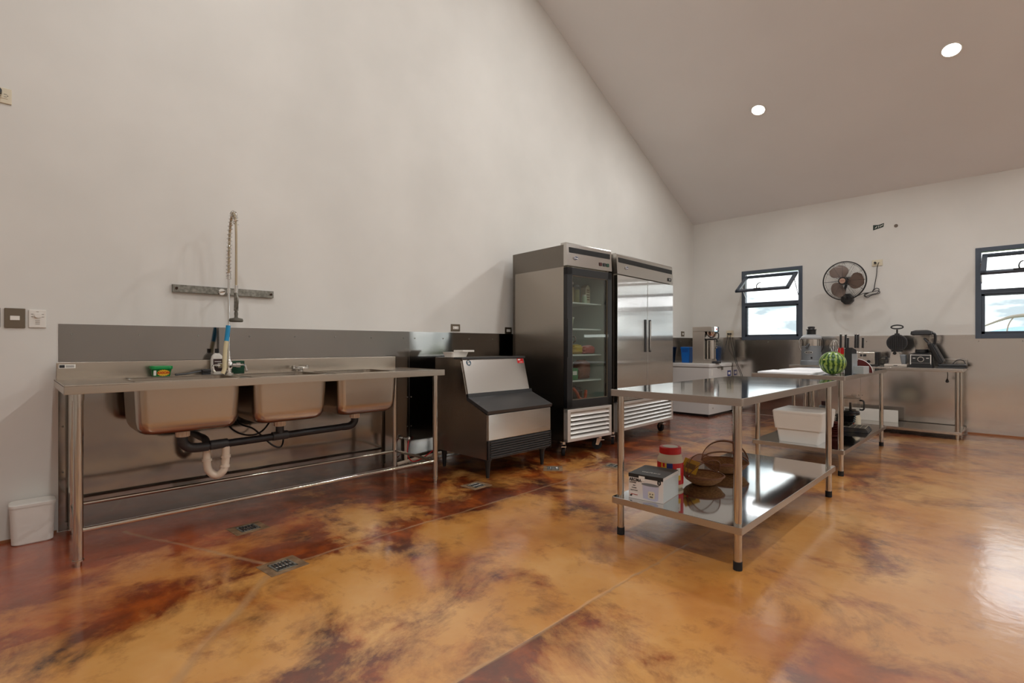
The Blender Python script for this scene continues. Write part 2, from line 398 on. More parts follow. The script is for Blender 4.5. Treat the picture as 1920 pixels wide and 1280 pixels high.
# ceiling: two slopes
b = NB()
zr = ceil_z(RIDGE)
for (ya, za, yb_, zb) in ((YB+.15, 3.191-SLOPE*.15, RIDGE, zr), (RIDGE, zr, -3.65, ceil_z(-3.65))):
    vs = [b.verts.new(p) for p in ((-.15, ya, za), (9.15, ya, za), (9.15, yb_, zb), (-.15, yb_, zb), (-.15, ya, za+.15), (9.15, ya, za+.15), (9.15, yb_, zb+.15), (-.15, yb_, zb+.15))]
    for f in ((0, 1, 2, 3), (7, 6, 5, 4), (0, 4, 5, 1), (1, 5, 6, 2), (2, 6, 7, 3), (3, 7, 4, 0)): b.faces.new([vs[i] for i in f])
ST('ceiling', b, 'ceiling')
gab = [(-3.65, 0), (YB+.15, 0), (YB+.15, 3.191-SLOPE*.15), (RIDGE, zr), (-3.65, ceil_z(-3.65))]
ST('wall_left', prism(NB(), gab, .15, YZ(-.15)), 'wall')
# right wall
b = NB(); bx(b, 9, 9.15, -3.65, YB+.15, 0, 2.5)
prism(b, [(-3.65, 2.5), (YB+.15, 2.5), (YB+.15, 3.191-SLOPE*.15), (RIDGE, zr), (-3.65, ceil_z(-3.65))], .15, YZ(9))
ST('wall_right', b, 'wall')
b = NB(); bx(b, 0, 9, -3.65, -3.5, 0, 3.3)
ST('wall_near', b, 'wall')
# back wall with windows
WZ0, WZ1 = 1.182, 2.297
WINS = [(.822, 1.71), (3.63, 4.52)]; WIDE = (6.45, 8.75, .86)
b = NB(); xs = [0]
for a, c in WINS: xs += [a, c]
xs += [WIDE[0], WIDE[1], 9]; bx(b, WIDE[0], WIDE[1], YB, YB+.15, 0, WIDE[2]); bx(b, WIDE[0], WIDE[1], YB, YB+.15, WZ1, 3.2)
for i in range(0, len(xs), 2): bx(b, xs[i], xs[i+1], YB, YB+.15, 0, 3.2)
for a, c in WINS: bx(b, a, c, YB, YB+.15, 0, WZ0); bx(b, a, c, YB, YB+.15, WZ1, 3.2)
ST('wall_back', b, 'wall')
# low skirting line (floor colour cove) on the back wall
ST('baseboard_back', bx(NB(), 3.56, 9, YB-.012, YB, 0, .02), mat('cove', sr(150, 96, 60), .5))
ST('baseboard_left', bx(NB(), 0, .010, -3.5, .22, 0, .015), MATS['cove'])

# ---- windows
def window(idx, x0, x1):
    r = bpy.data.objects.new('window_%d' % idx, None); COL.objects.link(r); r['kind'] = 'structure'
    r.location = ((x0+x1)/2, YB, WZ0); ORIG[r.name] = Vector(r.location)
    f = .055; zt = 1.755; y0, y1 = YB-.012, YB+.07
    b = NB()
    bx(b, x0, x0+f, y0, y1, WZ0, WZ1, .003); bx(b, x1-f, x1, y0, y1, WZ0, WZ1, .003)
    e_ = .0005; bx(b, x0+f-e_, x1-f+e_, y0+e_, y1, WZ0, WZ0+f, .003); bx(b, x0+f-e_, x1-f+e_, y0+e_, y1, WZ1-f, WZ1, .003)
    bx(b, x0+f-e_, x1-f+e_, y0+e_, y1, zt-.03, zt+.028, .003)
    P('window_frame', b, 'frame', r)
    b = NB(); g2 = .032
    for a in ((x0+f, x0+f+g2, WZ0+f, zt-.03), (x1-f-g2, x1-f, WZ0+f, zt-.03)): bx(b, a[0], a[1], YB, YB+.05, a[2], a[3], .002)
    bx(b, x0+f, x1-f, YB, YB+.05, WZ0+f, WZ0+f+g2, .002); bx(b, x0+f, x1-f, YB, YB+.05, zt-.03-.022, zt-.03, .002)
    P('fixed_sash', b, 'frame', r)
    P('pane', bx(NB(), x0+f+g2, x1-f-g2, YB+.022, YB+.028, WZ0+f+g2, zt-.052), 'glass', r)
    # tilting sash: hinge at z 2.205, bottom swung into the room
    H_ = .52; a0 = math.radians(58); mt = Matrix.Translation((0, YB+.0, 2.205)) @ Matrix.Rotation(-a0, 4, 'X')
    xa, xb = x0+f+.006, x1-f-.006; s = .050
    b = NB()
    for q in ((xa, xa+s, -H_, 0), (xb-s, xb, -H_, 0), (xa, xb, -s, 0), (xa, xb, -H_, -H_+s)): bx(b, q[0], q[1], -.016, .016, q[2], q[3], .002, mtx=mt)
    sa = P('tilt_sash', b, 'frame', r)
    P('pane', bx(NB(), xa+s, xb-s, -.003, .003, -H_+s, -s, mtx=mt), 'glass', sa)
    b = NB(); xc = (xa+xb)/2-.06
    bx(b, xc-.05, xc+.05, -.03, -.014, -H_+.008, -H_+.03, .003, mtx=mt)
    pts = [mt @ Vector(p) for p in ((xc, -.03, -H_+.02), (xc-.005, -.06, -H_+.04), (xc+.01, -.075, -H_+.09), (xc+.03, -.07, -H_+.12))]
    tube(b, pts, .007, 8, 4); P('latch', b, 'dark', sa)
    b = NB()
    for xx in (xa-.004, xb+.004):
        p1 = mt @ Vector((xx, 0, -H_*.45)); cyl(b, (xx, YB, 1.86), p1, .005, n=6)
    P('stay_arm', b, 'chrome', sa)
    b = NB(); cyl(b, ((x0+x1)/2, y0-.006, WZ0+.045), ((x0+x1)/2, y0, WZ0+.045), .008, n=10); P('knob', b, 'chrome', r)
for i, (a, c) in enumerate(WINS): window(i+1, a, c)
r = bpy.data.objects.new('window_3', None); COL.objects.link(r); r['kind'] = 'structure'; r.location = ((WIDE[0]+WIDE[1])/2, YB, WIDE[2]); ORIG[r.name] = Vector(r.location)
b = NB()
for q in ((WIDE[0], WIDE[0]+.05, WIDE[2], WZ1), (WIDE[1]-.05, WIDE[1], WIDE[2], WZ1), (7.57, 7.63, WIDE[2], WZ1), (WIDE[0], WIDE[1], WIDE[2], WIDE[2]+.05), (WIDE[0], WIDE[1], WZ1-.05, WZ1)): bx(b, q[0], q[1], YB-.012, YB+.07, q[2], q[3], .003)
P('window_frame', b, 'frame', r)
for xa, xb in ((WIDE[0]+.05, 7.57), (7.63, WIDE[1]-.05)): P('pane', bx(NB(), xa, xb, YB+.022, YB+.028, WIDE[2]+.05, WZ1-.05), 'glass', r)

# ---- view outside: far hills and a bare branch
b = NB(); n = 90; v0 = []; v1 = []; v2 = []
for i in range(n+1):
    x = -260+i*7.5
    h = 8.5+2.5*math.sin(i*.21)+1.6*math.sin(i*.53+1)+.7*math.sin(i*1.3)
    v0.append(b.verts.new((x, 420, -1.3))); v1.append(b.verts.new((x, 440, h))); v2.append(b.verts.new((x, 520, -1.3)))
for i in range(n):
    b.faces.new((v0[i], v0[i+1], v1[i+1], v1[i])); b.faces.new((v1[i], v1[i+1], v2[i+1], v2[i]))
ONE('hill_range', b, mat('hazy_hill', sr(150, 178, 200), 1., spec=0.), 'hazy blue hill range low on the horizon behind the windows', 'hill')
t = T('tree_branch', 'bare grey branch arching outside the window at the right edge', 'branch', (5.6, 11.5, -1.2), world=True)
b = NB(); tube(b, [(6.6, 11.3, -1.2), (6.3, 11.3, .3), (5.5, 11.3, 1.2), (4.8, 11.3, 1.50), (4.3, 11.3, 1.57), (3.98, 11.3, 1.56), (3.80, 11.3, 1.50), (3.55, 11.3, 1.38)], lambda s: .055*(1-s)+.010, 8, 6)
bm_ = mat('bark', sr(150, 140, 130), .8); P('limb', b, bm_, t)
b = NB(); tube(b, [(3.97, 11.3, 1.56), (3.92, 11.3, 1.48), (3.89, 11.3, 1.38), (3.87, 11.3, 1.2)], .009, 6, 4); P('twig', b, bm_, t)

# ---- stainless wall sheets
def screws(parent, pts, ax):
    for p in pts:
        b = NB(); d = Vector((.003, 0, 0)) if ax == 'x' else Vector((0, -.003, 0))
        cyl(b, p, Vector(p)+d, .006, n=8); P('screw', b, 'galv', parent)
PY = [.226, 2.655, 5.095, 7.535, YB-.004]
for i in range(4):
    y0, y1 = PY[i]+.001, PY[i+1]-.001
    t = T('steel_wall_sheet', ['stainless wall sheet behind the triple sink table', 'stainless wall sheet behind the ice machine, next to the sink end', 'stainless wall sheet hidden behind the two steel fridges', 'stainless wall sheet in the corner behind the white chest freezer, on the left wall'][i], 'wall sheet', (.0015, (y0+y1)/2, 0), world=True)
    P('sheet', bx(NB(), .0005, .0025, y0, y1, .004, 1.226), 'panel', t, smooth=False)
    k = 8 if i < 3 else 3
    pts = [(.0025, y0+.06+(y1-y0-.12)*j/(k-1), 1.165) for j in range(k)]
    if i < 3: pts += [(.0025, yy, z) for yy in (y0+.02, y1-.02) for z in (.35, .62, .88)]
    screws(t, pts, 'x')
PX = [.003, 2.44, 4.88, 7.32, 8.99]
for i in range(4):
    x0, x1 = PX[i]+.001, PX[i+1]-.001
    t = T('steel_wall_sheet', ['stainless back wall sheet under the smaller left window', 'stainless back wall sheet behind the waffle iron and blender, running under the right window', 'stainless back wall sheet out of view to the right, second from the right', 'stainless back wall sheet out of view at the far right end'][i], 'wall sheet', ((x0+x1)/2, YB-.0015, 0), world=True)
    b = NB(); cuts = sorted([(a, c) for a, c in WINS if c > x0 and a < x1]); xx = x0
    for a, c in cuts:
        if a > xx: bx(b, xx, a-.0005, YB-.0025, YB-.0005, WZ0, 1.23)
        xx = min(c+.0005, x1)
    xe = x1 if x1 < WIDE[0] else WIDE[0]-.001
    if xx < xe: bx(b, xx, xe, YB-.0025, YB-.0005, WZ0, 1.23)
    if x0 < xe: bx(b, x0, xe, YB-.0025, YB-.0005, .004, WZ0-.0005)
    if x1 > WIDE[0]: bx(b, max(x0, WIDE[0]), x1, YB-.0025, YB-.0005, .004, WIDE[2]-.001)
    P('sheet', b, 'panel_back', t, smooth=False)
    pts = [(x0+.07+(x1-x0-.14)*j/6, YB-.0025, 1.15) for j in range(7)] + [(xx, YB-.0025, z) for xx in (x0+.02, x1-.02) for z in (.4, .78)]
    screws(t, pts, 'y')

# ---- ceiling downlights
dl0 = None
for i, (x, y) in enumerate(LIGHTS):
    tilt = math.atan(SLOPE) * (1 if y > RIDGE else -1)
    lab = 'lit round ceiling downlight out of view %s, %s from the left wall' % ({4.30: 'above the prep tables', .30: 'above the camera'}.get(y, ''), ['first', 'second', 'third', 'fourth'][i % 4])
    if y == 6.70: lab = ['smaller-looking lit round downlight low on the ceiling, left of the pair', 'lit round downlight near the top right corner', 'lit round downlight beyond the right edge, third of the far row', 'lit round downlight beyond the right edge, fourth of the far row'][i % 4]
    t = T('ceiling_downlight', lab, 'downlight', (x, y, ceil_z(y)), group='recessed ceiling downlights')
    t.rotation_euler = (tilt*-1, 0, 0)
    lathe_p = [(.075, 0), (.088, 0), (.090, -.004), (.086, -.008), (.075, -.006)]
    b = NB(); n = 28; rings = [[b.verts.new((r*math.cos(2*PI*k/n), r*math.sin(2*PI*k/n), z)) for k in range(n)] for r, z in lathe_p]
    for a, d in zip(rings, rings[1:]+rings[:1]):
        for k in range(n): b.faces.new((a[k], a[(k+1) % n], d[(k+1) % n], d[k]))
    P('trim_ring', b, 'white', t)
    b = NB(); cyl(b, (0, 0, -.004), (0, 0, -.001), .074, n=28)
    P('diffuser', b, mat('lamp_diffuser', (1, .97, .92), .5, emit=(1, .96, .9), es=9), t)
    l = bpy.data.lights.new('downlight', 'AREA'); l.shape = 'DISK'; l.size = .15; l.energy = LAMP_W; l.color = LAMP_COL; l.spread = PI
    o = bpy.data.objects.new('downlight', l); COL.objects.link(o); o.parent = t; o.location = (0, 0, -.012)

#__PART2__
# ================================================================ TRIPLE SINK TABLE
SX0, SX1, SY0, SY1, SZ = .055, .735, .205, 2.505, .90
t = T('sink_table', 'long stainless table with three deep sink bowls along the left wall', 'sink', (.4, 1.35, 0), world=True)
BW = [(.50, 1.03), (1.095, 1.578), (1.648, 2.132)]; cells = [SY0, .46, 1.062, 1.613, 2.18, SY1]
BX0, BX1 = .20, .645
b = NB()
bx(b, SX0, SX1, SY0, .46, SZ-.003, SZ); bx(b, SX0, SX1, 2.18, SY1, SZ-.003, SZ)
for i, (a, c) in enumerate(BW):
    inner = rrect(BX0, BX1, a, c, .05); outer = rrect(SX0, SX1, cells[i+1], cells[i+2], .0005)
    loft(b, [[(x, y, SZ) for x, y in outer], [(x, y, SZ) for x, y in inner], [(x, y, SZ-.004) for x, y in inner]])
bx(b, SX1-.004, SX1, SY0, SY1, SZ-.04, SZ+.004, .0015); bx(b, SX1-.03, SX1-.002, SY0, SY1, SZ-.041, SZ-.037)
bx(b, SX0, SX1, SY0, SY0+.004, SZ-.04, SZ+.004, .0015); bx(b, SX0, SX1, SY1-.004, SY1, SZ-.04, SZ+.004, .0015)
P('worktop', b, 'sink', t)
P('backsplash', bx(NB(), .040, .058, SY0+.01, 2.475, SZ-.03, SZ+.10, .004), 'sink', t)
for a, c in BW:
    b = NB(); L_ = []
    for (ins, z) in ((0, SZ-.001), (.004, SZ-.10), (.010, SZ-.22), (.016, SZ-.255), (.030, SZ-.282), (.055, SZ-.297), (.09, SZ-.30)):
        L_.append([(x, y, z) for x, y in rrect(BX0+ins, BX1-ins, a+ins, c-ins, .055)])
    loft(b, L_, cap1=True)
    L2 = [[(x+(x-(BX0+BX1)/2)*.006, y+(y-(a+c)/2)*.006, z-.002) for x, y, z in l] for l in L_]
    loft(b, L2, cap1=True)
    rim = [(x, y, SZ+.0005) for x, y in rrect(BX0, BX1, a, c, .05)]; tube(b, rim+rim[:1], .004, 6, 0)
    o = P('sink_bowl', b, 'sink', t)
    b = NB(); cyl(b, (.42, (a+c)/2, SZ-.2985), (.42, (a+c)/2, SZ-.2965), .045, n=20); P('strainer', b, 'chrome', o)
for (x, y) in ((.69, .262), (.68, 2.452), (.10, .285), (.10, 2.44)):
    b = NB(); cyl(b, (x, y, .03), (x, y, SZ-.03), .0205, n=20); cyl(b, (x, y, SZ-.075), (x, y, SZ-.035), .0235, n=20)
    o = P('leg', b, 'tube', t)
    b = NB(); cyl(b, (x, y, .028), (x, y, .036), .024, n=20); cyl(b, (x, y, 0), (x, y, .03), .0135, n=6); P('levelling_foot', b, 'tube', o)
for p, q in (((.69, .262, .178), (.68, 2.452, .172)), ((.10, .285, .168), (.10, 2.44, .165)), ((.10, 2.44, .17), (.68, 2.452, .17)), ((.10, .285, .17), (.69, .262, .17))):
    b = NB(); cyl(b, p, q, .0115, n=14); P('rail', b, 'tube', t)
b = NB(); bx(b, .0585, .0592, .225, .30, .965, .988); o = P('rating_label', b, 'paper', t)
b = NB(); bx(b, .0591, .0596, .228, .252, .968, .985); [bx(b, .0591, .0596, .256, .294, z, z+.0022) for z in (.970, .975, .980)]; P('print', b, 'ink', o)

t = T('drain_pipe', 'black waste pipe with white joints and trap running under the three bowls', 'pipe', (.42, 1.3, .5), world=True)
b = NB(); tube(b, [(.42, .765, .555), (.42, .768, .51), (.42, .80, .478), (.42, .85, .470), (.42, .9, .471)], .029, 16, 6)
P('elbow', b, 'dark', t)
b = NB(); cyl(b, (.42, .88, .471), (.42, 1.80, .49), .0245, n=18); P('pipe', b, 'abs', t)
b = NB(); tube(b, [(.42, 1.79, .489), (.42, 1.85, .492), (.42, 1.885, .52), (.42, 1.888, .56)], .027, 16, 6); P('elbow', b, 'abs', t)
for y in (.96, 1.335):
    b = NB(); cyl(b, (.42, y-.05, .4745+.02*(y-.95)), (.42, y+.05, .476+.02*(y-.95)), .030, n=18); cyl(b, (.42, y, .48), (.42, y, .545), .026, n=16) if y > 1.2 else None
    P('tee_joint', b, 'dark', t)
for y in (.765, 1.335, 1.888):
    b = NB(); cyl(b, (.42, y, .548), (.42, y, .59), .034, n=10); cyl(b, (.42, y, .585), (.42, y, .602), .028, n=16)
    for k in range(10):
        a = 2*PI*k/10; bx(b, .42+.033*math.cos(a)-.004, .42+.033*math.cos(a)+.004, y+.033*math.sin(a)-.004, y+.033*math.sin(a)+.004, .55, .588)
    P('compression_nut', b, 'pvc', t)
b = NB(); tube(b, [(.42, 1.0, .47), (.42, 1.0, .38), (.42, .99, .31), (.40, .955, .275), (.38, .915, .31), (.375, .905, .38), (.375, .905, .45)], .023, 16, 6)
for p, q in (((.42, 1.0, .385), (.42, 1.0, .40)), ((.42, .995, .325), (.42, .996, .34)), ((.376, .906, .37), (.376, .906, .385))): cyl(b, p, q, .028, n=16)
P('trap', b, 'pvc', t)
b = NB(); tube(b, [(.375, .905, .45), (.34, .905, .50), (.22, .905, .505), (.05, .905, .505)], .022, 12, 5); P('outlet_pipe', b, 'dark', t)
for k, pts in enumerate([[(.12, 1.09, .89), (.2, 1.06, .62), (.3, 1.10, .52), (.34, 1.22, .50), (.25, 1.35, .6), (.13, 1.5, .88)],
                         [(.13, 1.13, .89), (.22, 1.12, .60), (.33, 1.2, .53), (.4, 1.30, .415), (.38, 1.37, .42), (.25, 1.42, .60), (.13, 1.56, .88)]]):
    b = NB(); tube(b, pts, .006, 8, 8); ONE('supply_hose', b, 'black', ['thin black supply hose looping behind the drain pipe, nearer the left bowl', 'thin black supply hose sagging below the drain pipe under the middle bowl'][k], 'hose')

# ================================================================ PRE-RINSE TAP
t = T('rinse_tap', 'tall chrome pre-rinse tap with spring neck and hanging spray head', 'tap', (.13, 1.10, .90), world=True)
b = NB(); lathe(b, [(.030, 0), (.030, .010), (.020, .018), (.018, .03), (.026, .045), (.028, .062), (.026, .078), (.016, .095), (.012, .13), (.010, .16)], (.13, 1.10, .90), 20); cyl(b, (.13, 1.045, .961), (.13, 1.155, .961), .014, .014, 14)
P('tap_body', b, 'chrome', t)
for s in (-1, 1):
    b = NB(); yy = 1.10+s*.055
    cyl(b, (.13, yy-.010*s, .961), (.13, yy+.016*s, .961), .019, n=12); tube(b, [(.13, yy+.014*s, .961), (.135, yy+.038*s, .963), (.15, yy+.046*s, .952), (.172, yy+.046*s, .925)], .0075, 10, 4); sph(b, (.173, yy+.046*s, .923), .010, n=10)
    P('handle', b, 'chrome', t)
b = NB(); cyl(b, (.13, 1.10, 1.05), (.13, 1.10, 1.60), .0085, n=14); cyl(b, (.13, 1.10, 1.555), (.13, 1.10, 1.60), .015, n=14); P('riser_pipe', b, 'chrome', t)
arc = smoothpath([(.13, 1.10, 1.56), (.133, 1.10, 1.66), (.14, 1.10, 1.76), (.152, 1.10, 1.86), (.178, 1.10, 1.95), (.225, 1.10, 1.995), (.272, 1.10, 1.95), (.288, 1.10, 1.86), (.290, 1.10, 1.72), (.290, 1.10, 1.56), (.290, 1.10, 1.49)], 10)
b = NB(); tube(b, arc, .0075, 10, 0); P('hose', b, mat('braided_hose', sr(172, 158, 132), .5), t)
b = NB(); N = 24*16; pts = []
nseg = int(len(arc)*.66)
for i in range(N+1):
    s = i/N*(nseg-1); k = int(min(s, len(arc)-2)); f = s-k; p = arc[k].lerp(arc[k+1], f); tg = (arc[k+1]-arc[k]).normalized()
    u = Vector((0, 1, 0)); v = tg.cross(u); dens = i/N
    a = 2*PI*(24*(dens**.85)); pts.append(p + .016*(math.cos(a)*u+math.sin(a)*v))
tube(b, pts, .0028, 5, 0); P('spring', b, 'chrome', t)
b = NB(); cyl(b, (.290, 1.10, 1.44), (.290, 1.10, 1.50), .012, n=14); P('ferrule', b, 'chrome', t)
b = NB()
tube(b, [(.290, 1.10, 1.45), (.292, 1.10, 1.40), (.290, 1.10, 1.36), (.288, 1.10, 1.33)], .014, 12, 4); tube(b, [(.292, 1.10, 1.45), (.315, 1.10, 1.42), (.32, 1.10, 1.38), (.30, 1.10, 1.34)], .006, 8, 5)
P('spray_grip', b, 'galv', t)
b = NB(); lathe(b, [(.008, .07), (.012, .05), (.010, .03), (.012, .022), (.040, .016), (.043, 0), (.038, -.006), (.005, -.007)], (.288, 1.10, 1.262), 24); P('spray_head', b, mat('grey_rubber', sr(96, 92, 82), .6, .2), t)
b = NB(); cyl(b, (.03, 1.085, 1.475), (.13, 1.10, 1.475), .006, n=10); cyl(b, (.005, 1.083, 1.475), (.03, 1.085, 1.475), .022, n=14); cyl(b, (.13, 1.10, 1.46), (.13, 1.10, 1.49), .014, n=14); P('wall_bracket', b, 'chrome', t)

t = T('hanging_strap', 'limp cream strap with blue top hanging from the rinse tap riser', 'hose', (.16, 1.08, .9), world=True)
b = NB(); tube(b, [(.160, 1.078, 1.13), (.165, 1.07, 1.08), (.170, 1.063, 1.0), (.172, 1.062, .94), (.172, 1.05, .907)], .0135, 10, 6); P('strap', b, mat('cream_cloth', sr(214, 198, 160), .8), t)
b = NB(); tube(b, [(.148, 1.092, 1.235), (.152, 1.088, 1.20), (.160, 1.078, 1.128)], .0145, 10, 6); P('tape_end', b, 'cyan', t)

# galvanised channel on the wall
t = T('wall_channel', 'grey galvanised channel bar fixed on the wall above the sink', 'bar', (0, 1.115, 1.48), world=True)
b = NB(); bx(b, .001, .020, .792, 1.438, 1.457, 1.463); bx(b, .001, .020, .792, 1.438, 1.500, 1.506); bx(b, .018, .022, .792, 1.438, 1.457, 1.506); bx(b, .0005, .003, .792, 1.438, 1.457, 1.506)
P('channel', b, 'galv', t)
for y in (.815, 1.42): b = NB(); cyl(b, (.022, y, 1.481), (.027, y, 1.481), .009, n=6); P('bolt', b, mat('rusty_bolt', sr(60, 38, 24), .7, .4), t)

# ================================================================ THINGS ON THE SINK TABLE
t = T('detergent_tub', 'green oval tub of dish paste lettered AXION on the sink ledge', 'tub', (.135, .708, .9015), world=False)
b = NB(); loft(b, [[(x, y, z) for x, y in rrect(-a, a, -c, c, .022)] for a, c, z in ((.028, .044, 0), (.030, .047, .003), (.035, .054, .048))], True, True); P('tub', b, 'green', t)
b = NB(); loft(b, [[(x, y, z) for x, y in rrect(-a, a, -c, c, .025)] for a, c, z in ((.038, .058, .046), (.040, .060, .049), (.040, .060, .062), (.037, .057, .067))], True, True); P('lid', b, mat('green_lid', sr(10, 138, 66), .35), t)
tilt = Matrix.Rotation(math.radians(-6), 4, 'Y')
b = NB(); star = []
for k in range(32):
    r = 1 if k % 2 else .82; star.append((.036*r*math.cos(2*PI*k/32), .0215*r*math.sin(2*PI*k/32)))
tilt = Matrix.Rotation(math.radians(8), 4, 'Y'); lm = Matrix.Translation((.0345, .006, .024)) @ tilt @ Matrix(((0, 0, 1, 0), (1, 0, 0, 0), (0, 1, 0, 0), (0, 0, 0, 1)))
prism(b, star, .001, lm); P('label_burst', b, 'yellow', t)
text('AXION', .021, 'red', t, Matrix.Translation((.0360, .006, .024)) @ tilt @ Matrix(((0, 0, 1, 0), (1, 0, 0, 0), (0, 1, 0, 0), (0, 0, 0, 1))), bold=.0006)
b = NB(); bx(b, 0, .0012, -.046, -.032, -.016, .016, mtx=Matrix.Translation((.0342, 0, .024)) @ tilt); P('label_text_panel', b, 'paper', t)
t = T('dish_brush', 'black long-handled dish brush lying on the sink ledge', 'brush', (.16, .865, .901))
b = NB(); tube(b, [(.02, -.09, .010), (.005, -.02, .014), (-.01, .04, .024), (-.014, .075, .028)], .0065, 8, 5); P('handle', b, 'black', t)
b = NB(); bx(b, -.036, .004, .065, .12, .012, .040, .008); P('head', b, 'black', t)
b = NB(); bx(b, -.034, .002, .068, .117, 0, .014, .002); P('bristles', b, 'blackmat', t)
t = T('cleaner_bottle', 'white bottle with black cap and dark label behind the rinse tap', 'bottle', (.10, 1.035, .9015))
b = NB(); loft(b, [[(x, y, z) for x, y in rrect(-a, a, -c, c, min(a, c)*.8)] for a, c, z in ((.018, .034, 0), (.021, .038, .006), (.021, .038, .10), (.019, .032, .125), (.012, .018, .14), (.009, .011, .146))], True, True); P('bottle', b, 'white', t)
b = NB(); cyl(b, (0, 0, .144), (0, 0, .175), .0125, n=16); P('cap', b, 'black', t)
b = NB(); bx(b, .0205, .0218, -.028, .028, .02, .105, .0005); o = P('label', b, mat('dark_label', sr(58, 36, 34), .5), t)
for z, w in ((.085, .04), (.066, .03), (.058, .034), (.05, .022)):
    b = NB(); bx(b, .0217, .0223, -w/2, w/2, z, z+.004); P('print_line', b, 'paper', o)
ONE('scouring_pad', bx(NB(), -.012, .012, -.055, .055, 0, .088, .003), 'dgreen', 'dark green scouring pad propped upright behind the rinse tap handle', 'scouring pad', (.075, 1.16, .901))
t = T('swivel_tap', 'small chrome swivel tap lying low behind the middle bowl', 'tap', (.12, 1.60, .901))
b = NB(); cyl(b, (0, 0, 0), (0, 0, .03), .02, n=16); bx(b, -.015, .015, -.05, .05, .018, .034, .006); P('tap_body', b, 'chrome', t)
b = NB(); tube(b, [(0, .01, .03), (.05, -.04, .034), (.11, -.09, .030), (.115, -.092, .02)], .009, 10, 5); P('spout', b, 'chrome', t)
for s in (-1, 1): b = NB(); cyl(b, (0, s*.05, .02), (0, s*.05, .045), .014, n=12); P('handle', b, 'chrome', t)

# ================================================================ WALL PLATES, LEFT WALL
def plate(loc, ax, label, w=.085, h=.11, pm='plate', rocker='paper', sockets=0, cat='switch', nm='switch_plate'):
    """ax 'x': on the left wall facing +X; ax 'y': on the back wall facing -Y (local frame is always facing +X)"""
    t = T(nm, label, cat, loc, 0 if ax == 'x' else -PI/2)
    P('cover_plate', bx(NB(), 0, .008, -w/2, w/2, -h/2, h/2, .003), pm, t)
    if sockets:
        b = NB(); bx(b, .007, .010, -w*.3, w*.3, -h*.2, h*.2, .001); o = P('socket_insert', b, rocker, t)
        for s in (-1, 1):
            b = NB()
            for dz in (-.007, .007): bx(b, .0095, .0105, s*w*.16-.006, s*w*.16+.006, dz-.001, dz+.001)
            cyl(b, (.0095, s*w*.16+s*.009, 0), (.0105, s*w*.16+s*.009, 0), .0025, n=8); P('socket', b, 'ink', o)
    elif rocker:
        P('rocker', bx(NB(), .007, .0105, -w*.23, w*.23, -.012, .012, .001), rocker, t)
    return t
plate((.0005, -.055, 1.253), 'x', 'grey switch plate cut by the left edge of the photo')
plate((.0005, .045, 1.253), 'x', 'grey switch plate with white rocker, between cut plate and white dial')
t = plate((.0005, .138, 1.252), 'x', 'white fan dial plate left of the steel wall sheet', .074, .102, 'white', None)
b = NB(); cyl(b, (.008, 0, .018), (.020, 0, .018), .013, n=20); P('dial', b, 'white', t)
b = NB()
for a in (-1.9, -1.2, 0, 1.2, 1.9): bx(b, .008, .0088, .024*math.sin(a)-.005, .024*math.sin(a)+.005, .018+.022*math.cos(a)-.001, .018+.022*math.cos(a)+.001)
for z in (-.012, -.022, -.030): bx(b, .008, .0088, -.010, .010, z-.001, z+.001)
P('markings', b, 'plate', t)
t = plate((.0005, -.005, 2.487), 'x', 'cream socket plate high on the wall at the left edge, black plug in it', .075, .085, 'cream', 'cream', 2, 'socket', 'wall_socket')
b = NB(); cyl(b, (.010, -.015, .012), (.045, -.015, .012), .014, n=14); tube(b, [(.04, -.015, .012), (.06, -.015, .03), (.05, -.045, .045), (.02, -.08, .03), (.015, -.10, -.2)], .004, 8, 5); P('plug', b, 'black', t)
plate((.0005, 3.20, 1.275), 'x', 'grey socket plate on the wall above the ice machine', .115, .072, 'plate', 'paper', 2, 'socket', 'wall_socket')
plate((.0005, 3.945, 1.262), 'x', 'dark bronze socket plate beside the glass-door fridge', .1, .072, mat('bronze_plate', sr(66, 56, 42), .4, .5), 'paper', 2, 'socket', 'wall_socket')
plate((.0005, 8.08, 1.29), 'x', 'small grey switch plate in the far corner above the blue bin', .11, .085, 'plate', 'paper', 0)

# white holder on the floor
t = T('waste_bin', 'white plastic bin standing on the floor against the left wall', 'bin', (.075, .115, 0))
def rr(a, c, z, r=.03, dy=0): return [(x, y+dy, z) for x, y in rrect(-a, a, -c, c, r)]
b = NB(); loft(b, [rr(.045, .080, 0), rr(.050, .086, .006), rr(.058, .094, .205), rr(.054, .092, .215)], True, True); P('bin_body', b, 'white', t)
b = NB(); loft(b, [rr(.0505, .0868, .045), rr(.0515, .0876, .050)], True, True); P('seam', b, 'plate', t)
b = NB(); loft(b, [rr(.061, .097, .208), rr(.061, .097, .222, dy=.0), rr(.05, .09, .230)], True, True); P('lid', b, 'white', t)

# pipes behind the ice machine
t = T('water_pipe', 'white water pipe low on the wall between sink and ice machine', 'pipe', (.05, 2.7, 0), world=True)
b = NB(); tube(b, [(.04, 2.50, .03), (.05, 2.8, .055), (.08, 3.1, .06)], .016, 10, 4); cyl(b, (.03, 2.60, .02), (.03, 2.60, .24), .014, n=12); P('pipe', b, 'pvc', t)
b = NB(); cyl(b, (.01, 2.60, .24), (.07, 2.60, .24), .013, n=12); sph(b, (.08, 2.6, .25), .02, n=12); P('valve', b, 'chrome', t)
b = NB(); tube(b, [(.08, 2.60, .25), (.12, 2.56, .12), (.14, 2.62, .05), (.2, 2.75, .12), (.22, 2.84, .2)], .005, 8, 6)
ONE('red_hose', b, 'red', 'thin red hose curling behind the sink table right leg', 'hose')

